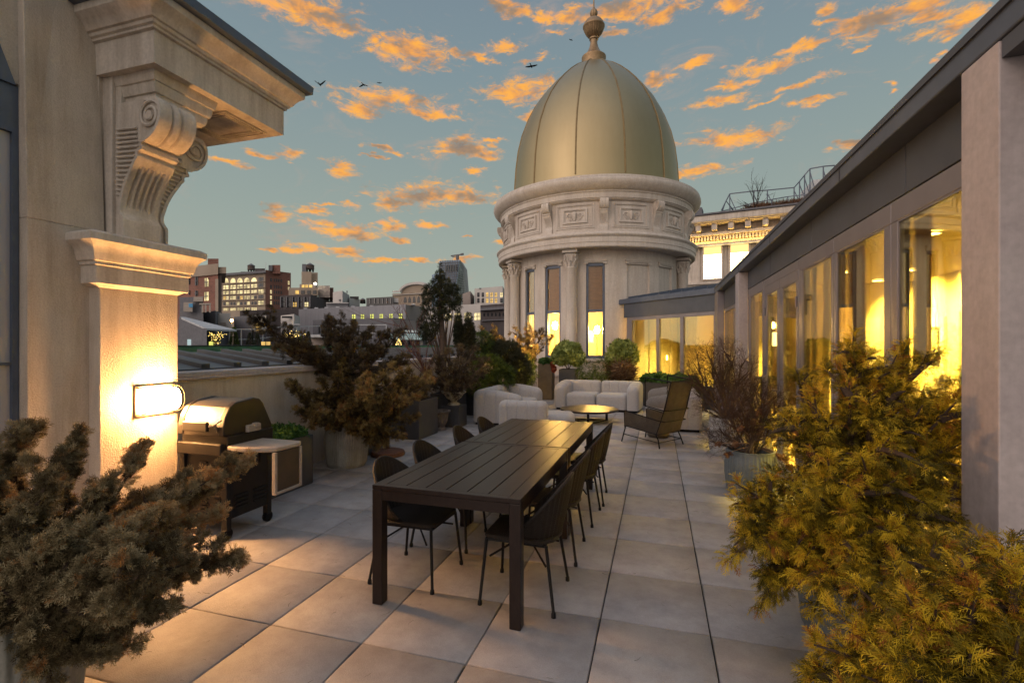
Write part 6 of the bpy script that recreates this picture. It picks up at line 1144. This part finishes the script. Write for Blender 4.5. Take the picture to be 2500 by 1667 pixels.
q = W(1668, 935, 12.2); blob('trough_greens', 'leafy greens growing in the charcoal trough planter under the bay windows', 'plant', (.3, 13.1, .56), [(np.array([.3 + k * .25, 13.1 - k * .21, .68 + (.05 if k % 2 else 0)]), np.array([.2, .15, .14])) for k in (-2, -1, 0, 1, 2)], MT['bright'], TL, 1400, 2.2)
# bare twig bushes
def t_twig(seed, L=.22, w=.0035):
    r = np.random.default_rng(seed); P_ = []
    def g(p, d, l, k):
        d = d / np.linalg.norm(d); q = p + d * l; m_ = p + d * l * .5 + r.normal(size=3) * l * .06; P_.append(ribbon([p, m_, q], w * (.6 + .25 * k), np.cross(d, r.normal(size=3))))
        if k:
            for j in range(2): g(p + d * l * r.uniform(.5, 1), d + r.normal(size=3) * .45, l * .7, k - 1)
    g(np.zeros(3), np.array([0, 0, 1.0]), L * .45, 3); return tmpl(P_)
TW = [t_twig(k) for k in range(4)]
MT['twig'] = leaf('dry_brown_twigs', (0.022, 0.012, 0.008), (0.05, 0.028, 0.016), (0.10, 0.055, 0.03), None, 0)
tips = [S(*q) for q in ((1672, 905, 7.9), (1690, 880, 7.9), (1722, 855, 7.9), (1755, 845, 7.9), (1785, 850, 7.7), (1812, 880, 7.6), (1850, 890, 7.3), (1700, 960, 7.4), (1740, 935, 7.2), (1790, 930, 7.1), (1840, 950, 7.0), (1690, 930, 7.6), (1820, 1000, 7.0), (1715, 1000, 7.3), (1770, 900, 7.6), (1730, 895, 7.6))]
shrub('twiggy_bush', 'leafless dark twiggy bush rising from the large whitish pot', 'shrub', (1.0, 7.75, .5), tips, MT['twig'], TW, 1.0, .14, 95, 4, .4, -.05, .35, .018, group='bare twiggy bushes by the glass wall', tuft=2)
tips = [S(*q) for q in ((1790, 965, 5.9), (1830, 950, 5.9), (1870, 955, 5.8), (1905, 985, 5.7), (1915, 1040, 5.6), (1770, 1010, 5.7), (1750, 1050, 5.6), (1820, 1000, 5.5), (1870, 1020, 5.4), (1850, 1060, 5.4), (1790, 1060, 5.5), (1740, 1080, 5.6))]
shrub('twiggy_bush', 'dense dark brown bush in the blue-grey pot by the glass doors', 'shrub', (.985, 5.85, .42), tips, MT['twig'], TW, .9, .12, 150, 5, .4, -.05, .3, .014, group='bare twiggy bushes by the glass wall', tuft=2)
q0 = np.array(W(1850, 1095, 5.5)); ft = thing('dried_flowers', 'dry pinkish flower stems sprawling from the front of the blue-grey pot', 'dried flowers', tuple(q0)); m = M(); hd = []; hdr = []
for (u, v, d) in ((1750, 1085, 5.2), (1805, 1045, 5.3), (1795, 1085, 5.1), (1853, 1005, 5.4), (1838, 1030, 5.4), (1918, 1122, 5.1), (1890, 1065, 5.2), (1905, 1115, 5.1), (1775, 1110, 5.1), (1928, 1140, 5.0)):
    p = S(u, v, d); c = curve(np.zeros(3), p - q0, np.array([0, 0, .08]), 6); m.tube([tuple(x) for x in c], [.005, .005, .004, .004, .003, .003], 4)
    for k in range(26): hd.append(p - q0 + (c[-2] - c[-1]) * rng.uniform(0, .5) + rng.normal(size=3) * .012); hdr.append((c[-1] - c[-2]) * 10 + rng.normal(size=3) * .4)
m.build('stems', pm('dry_stems', (0.30, 0.19, 0.13), 0.8), ft); V, Q, I = stamp(TL, hd, hdr, np.full(len(hd), .8)); mesh_np('flower_heads', V, Q, rng.uniform(.1, .6, len(hd))[I], MT['dead'], ft)
# red-twigged bare shrub by the parapet, bare shrub on the roof
def bare(name, label, base, tips, r0, mat, n=3, cat='shrub'):
    t = thing(name, label, cat, tuple(base)); B = np.array(base, float); m = M()
    for tip in tips:
        L = np.linalg.norm(tip - B); c = curve(np.zeros(3), tip - B, rng.normal(size=3) * .12 * L, 8); m.tube([tuple(x) for x in c], list(np.linspace(r0, r0 * .3, 8)), 4, cap=False)
        for j in range(n):
            i = int(rng.integers(2, 7)); d = (c[i + 1] - c[i]) / np.linalg.norm(c[i + 1] - c[i]) + rng.normal(size=3) * .45; e = c[i] + d * L * rng.uniform(.18, .4); cc = curve(c[i], e, rng.normal(size=3) * .03 * L, 5); m.tube([tuple(x) for x in cc], list(np.linspace(r0 * .55, r0 * .2, 5)), 4, cap=False)
            for s in range(2): d2 = (cc[4] - cc[2]) + rng.normal(size=3) * L * .06; m.tube([tuple(cc[2 + s]), tuple(cc[2 + s] + d2 * 1.3)], [r0 * .3, r0 * .15], 3, cap=False)
    m.build('branches', mat, t); return t
bare('bare_shrub', 'bare shrub with thin reddish branches crossing the parapet before the tall conifer', W(1040, 915, 8.6), [S(*q) for q in ((940, 770, 8.6), (955, 800, 8.6), (975, 745, 8.6), (1000, 790, 8.6), (1020, 780, 8.6), (1010, 840, 8.4), (1050, 830, 8.5), (985, 860, 8.4), (1065, 850, 8.4), (965, 830, 8.5))], .011, MT['redbark'], 4)
bare('bare_shrub', 'bare leafless shrub on the roof of the cream building behind the guard rail', Vector(W(U3(950), V3(640), 31.5)), [S(U3(x), V3(y), 31.5) for x, y in ((735, 520), (770, 600), (860, 380), (905, 260), (950, 290), (1045, 290), (1090, 350), (1120, 470), (830, 560), (1180, 560))], .02, MT['twig'], 4)
m = M(); bq = W(U3(1350), V3(600), 30.8); nn_ = 700; a_ = np.linspace(0, 1, nn_); pa = np.array(W(U3(880), V3(648), 32)); pb = np.array(W(U3(1600), V3(570), 30.4)); pos = pa + (pb - pa) * rng.uniform(0, 1, nn_)[:, None] + rng.normal(size=(nn_, 3)) * np.array([.2, .2, .06]); V, Q, I = stamp(T_grass, pos, rng.normal(size=(nn_, 3)) * .6 + np.array([0, 0, .5]), np.full(nn_, 3.0))
tag(mesh_np('roof_grass', V, Q, rng.uniform(.1, .7, nn_)[I], MT['dead']), 'dry grasses along the roof edge of the cream building', 'grass', kind='stuff')
# fallen needles and leaf bits on the paving
nn_ = 520; pos = np.stack([rng.uniform(-3.6, 1.3, nn_), rng.uniform(1.5, 10, nn_), np.full(nn_, .003)], 1); dr = rng.normal(size=(nn_, 3)) * np.array([1, 1, .03]); V, Q, I = stamp([tmpl([ribbon([(0, 0, 0), (.003, .004, .02), (0, 0, .045)], .003, (1, 1, 0))])], pos, dr, rng.uniform(.4, 1.4, nn_)); V[:, 2] = np.clip(V[:, 2], .0015, .008)
tag(mesh_np('leaf_litter', V, Q, rng.uniform(.1, .8, nn_)[I], MT['twig']), 'scattered dry needles and leaf bits on the paving', 'leaf litter', kind='stuff')
# ================================================================== sky, clouds and light
wd = bpy.data.worlds.new('World'); sc.world = wd; wd.use_nodes = True; n = wd.node_tree.nodes; l = wd.node_tree.links; n.clear()
out = n.new('ShaderNodeOutputWorld'); bg = n.new('ShaderNodeBackground'); l.new(bg.outputs[0], out.inputs[0]); bg.inputs[1].default_value = 1.0
tc = n.new('ShaderNodeTexCoord'); sp = n.new('ShaderNodeSeparateXYZ'); l.new(tc.outputs['Generated'], sp.inputs[0])
def math_(op, a, b=None, c=None, clamp=False):
    m = n.new('ShaderNodeMath'); m.operation = op; m.use_clamp = clamp
    for k, q in enumerate((a, b, c)):
        if q is None: continue
        if hasattr(q, 'links') or hasattr(q, 'is_linked'): l.new(q, m.inputs[k])
        else: m.inputs[k].default_value = q
    return m.outputs[0]
az = math_('ARCTAN2', sp.outputs[0], sp.outputs[1]); el = math_('ARCSINE', sp.outputs[2])
cb = n.new('ShaderNodeCombineXYZ'); l.new(az, cb.inputs[0]); l.new(el, cb.inputs[1])
base = ramp(n, [(0.0, (0.03, 0.035, 0.04)), (0.498, (0.17, 0.19, 0.175)), (0.52, (0.315, 0.345, 0.29)), (0.58, (0.25, 0.30, 0.275)), (0.66, (0.178, 0.238, 0.262)), (0.72, (0.145, 0.195, 0.24)), (0.80, (0.22, 0.30, 0.40)), (1.0, (0.26, 0.36, 0.52))])
l.new(math_('MULTIPLY_ADD', el, 1 / math.pi, 0.5), base.inputs[0])
# slow warp + fine warp so that cloud edges are ragged
def noise(scale, det, rough, vec, dist=0):
    q = n.new('ShaderNodeTexNoise'); q.inputs['Scale'].default_value = scale; q.inputs['Detail'].default_value = det; q.inputs['Roughness'].default_value = rough; q.inputs['Distortion'].default_value = dist; l.new(vec, q.inputs['Vector']); return q
def vm(op, a, b):
    q = n.new('ShaderNodeVectorMath'); q.operation = op
    for k, x in enumerate((a, b)):
        if x is None: continue
        if hasattr(x, 'is_linked'): l.new(x, q.inputs[k])
        else: q.inputs[k].default_value = x
    return q
st = vm('MULTIPLY', cb.outputs[0], (1.0, 2.0, 1.0)).outputs[0]; st2 = vm('MULTIPLY', cb.outputs[0], (1.0, 2.5, 1.0)).outputs[0]
w1 = noise(9, 3, .55, st); wv = vm('MULTIPLY', vm('SUBTRACT', w1.outputs['Color'], (.5, .5, .5)).outputs[0], (.12, .05, 0)).outputs[0]
w2 = noise(34, 3, .6, st); wv2 = vm('MULTIPLY', vm('SUBTRACT', w2.outputs['Color'], (.5, .5, .5)).outputs[0], (.040, .020, 0)).outputs[0]
co_ = vm('ADD', vm('ADD', cb.outputs[0], wv).outputs[0], wv2).outputs[0]
CL = [(700, 22, 150, 40), (600, 8, 90, 22), (790, 50, 60, 18), (940, 118, 90, 33), (890, 110, 45, 25), (1080, 130, 55, 12), (1155, 105, 38, 14), (905, 232, 135, 24), (820, 250, 60, 15), (1000, 255, 50, 14), (1195, 210, 85, 30), (1225, 265, 38, 12), (1240, 138, 38, 9), (1065, 342, 78, 26), (1100, 362, 50, 10), (790, 395, 42, 20), (1000, 450, 125, 28), (900, 470, 50, 18), (1090, 462, 55, 16), (650, 492, 55, 15), (730, 488, 40, 9), (800, 528, 78, 16), (660, 352, 34, 13), (520, 376, 40, 9), (590, 356, 36, 8), (890, 343, 42, 6), (868, 364, 24, 4), (770, 572, 48, 12), (690, 570, 36, 12), (620, 573, 22, 4), (900, 513, 28, 10), (915, 543, 34, 8), (985, 515, 28, 9), (905, 592, 75, 6), (850, 596, 34, 5), (1180, 18, 70, 22), (1300, 30, 60, 20), (1420, 15, 120, 24), (1520, 35, 70, 24), (1240, 45, 30, 18), (1690, 22, 42, 22), (1590, 150, 44, 11), (1760, 150, 80, 17), (1700, 190, 48, 12), (1830, 199, 72, 9), (1875, 228, 72, 7), (1500, 185, 44, 24), (1640, 235, 55, 14), (1740, 240, 45, 6), (1690, 318, 125, 20), (1610, 400, 70, 16), (1950, 328, 45, 12), (1990, 55, 100, 34), (2110, 22, 60, 20), (2180, 45, 85, 26), (1910, 45, 40, 12), (2055, 184, 15, 9), (2045, 205, 15, 6), (1970, 120, 18, 6), (2190, 120, 20, 9), (1850, 105, 60, 11), (1280, 80, 30, 9), (1100, 397, 28, 7), (1145, 322, 22, 5), (1060, 540, 18, 4), (1150, 560, 18, 8), (1070, 596, 30, 6), (760, 475, 45, 6), (1400, 70, 40, 10), (980, 595, 30, 6), (1905, 20, 30, 12)]
acc = None
def ang(u, v):
    d = W(u, v, 1) - Vector((0, 0, H)); d.normalize(); return math.atan2(d.x, d.y), math.asin(d.z)
for (x, y, rx, ry) in CL:
    u, v = x * 1.0629, y * 1.0629; a0, e0 = ang(u, v); a1, _ = ang(u + rx * 1.06, v); _, e1 = ang(u, v - ry * 1.06); ra = abs(a1 - a0); re = abs(e1 - e0)
    q = vm('LENGTH', vm('MULTIPLY', vm('SUBTRACT', co_, (a0, e0, 0)).outputs[0], (1 / (ra * 1.28), 1 / (re * 1.35), 0)).outputs[0], None).outputs['Value']
    s = math_('MULTIPLY_ADD', q, -1.0, 1.0); acc = s if acc is None else math_('MAXIMUM', acc, s)
# clouds elsewhere round the sky (behind and above the view) by plain noise
gm = noise(3.2, 5, .6, st, .4); far = math_('MULTIPLY_ADD', gm.outputs[0], 3.4, -2.05)
outside = math_('MAXIMUM', math_('GREATER_THAN', math_('ABSOLUTE', math_('ADD', az, TH)), 0.95), math_('GREATER_THAN', el, 0.68)); acc = math_('MAXIMUM', acc, math_('ADD', math_('MULTIPLY', far, outside), math_('MULTIPLY', math_('SUBTRACT', 1.0, outside), -2.0)))
f1 = noise(27, 10, .72, st2, .5); f2 = noise(11, 4, .6, st, .2)
dens = math_('ADD', acc, math_('MULTIPLY_ADD', f1.outputs[0], 3.0, -1.50)); dn = n.new('ShaderNodeMapRange'); dn.interpolation_type = 'SMOOTHERSTEP'; dn.inputs['From Min'].default_value = -.10; dn.inputs['From Max'].default_value = .95; l.new(dens, dn.inputs['Value'])
ccol = ramp(n, [(0.0, (0.74, 0.33, 0.13)), (0.32, (0.84, 0.37, 0.055)), (0.48, (0.68, 0.29, 0.08)), (0.66, (0.33, 0.205, 0.12)), (1.0, (0.19, 0.155, 0.135))])
sh2 = math_('MULTIPLY_ADD', f2.outputs[0], 2.2, -.78); sh3 = math_('ADD', sh2, math_('MULTIPLY', dens, .22)); l.new(math_('ADD', sh3, math_('MULTIPLY_ADD', f1.outputs[0], -.9, .42)), ccol.inputs[0])
vn = noise(6.5, 9, .68, st2, .8); vr = n.new('ShaderNodeMapRange'); vr.interpolation_type = 'SMOOTHSTEP'; vr.inputs['From Min'].default_value = .52; vr.inputs['From Max'].default_value = .74; l.new(vn.outputs[0], vr.inputs['Value']); vx = n.new('ShaderNodeMix'); vx.data_type = 'RGBA'; l.new(math_('MULTIPLY', vr.outputs[0], .38), vx.inputs[0]); l.new(base.outputs[0], vx.inputs[6]); vx.inputs[7].default_value = (.44, .30, .235, 1)
mx = n.new('ShaderNodeMix'); mx.data_type = 'RGBA'; l.new(math_('MULTIPLY', dn.outputs[0], .95), mx.inputs[0]); l.new(vx.outputs[2], mx.inputs[6]); l.new(ccol.outputs[0], mx.inputs[7]); 
# the afterglow where the sun went down, low behind the camera to the left
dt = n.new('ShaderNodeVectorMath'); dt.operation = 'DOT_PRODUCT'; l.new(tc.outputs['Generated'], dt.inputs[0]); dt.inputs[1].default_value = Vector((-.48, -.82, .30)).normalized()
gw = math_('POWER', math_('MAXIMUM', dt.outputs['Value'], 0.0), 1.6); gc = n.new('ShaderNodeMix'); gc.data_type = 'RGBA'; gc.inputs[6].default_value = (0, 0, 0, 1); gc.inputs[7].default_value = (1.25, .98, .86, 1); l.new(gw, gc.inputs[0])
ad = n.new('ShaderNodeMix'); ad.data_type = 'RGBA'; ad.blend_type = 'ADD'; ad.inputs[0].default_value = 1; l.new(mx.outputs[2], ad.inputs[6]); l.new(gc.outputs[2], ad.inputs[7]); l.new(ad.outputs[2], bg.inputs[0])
wd.cycles.sampling_method = 'MANUAL'; wd.cycles.sample_map_resolution = 1024
# last low light of the evening, soft and slightly warm, from behind the camera on the left
sd = bpy.data.lights.new('evening_sun', 'SUN'); sd.energy = 0.2; sd.angle = R(25); sd.color = (1.0, 0.74, 0.60)
so = bpy.data.objects.new('evening_sun', sd); C.objects.link(so); so.rotation_euler = Vector((.55, .80, -.42)).to_track_quat('-Z', 'Y').to_euler()
sc.view_settings.view_transform = 'Standard'; sc.view_settings.look = 'None'; sc.view_settings.exposure = 0.32; sc.view_settings.gamma = 1
sc.render.engine = 'CYCLES'; cy = sc.cycles; cy.use_denoising = True; cy.denoiser = 'OPENIMAGEDENOISE'; cy.max_bounces = 7; cy.diffuse_bounces = 4; cy.glossy_bounces = 4; cy.transparent_max_bounces = 12; cy.sample_clamp_indirect = 6.0; cy.sample_clamp_direct = 0; cy.use_light_tree = True; cy.caustics_reflective = False; cy.caustics_refractive = False
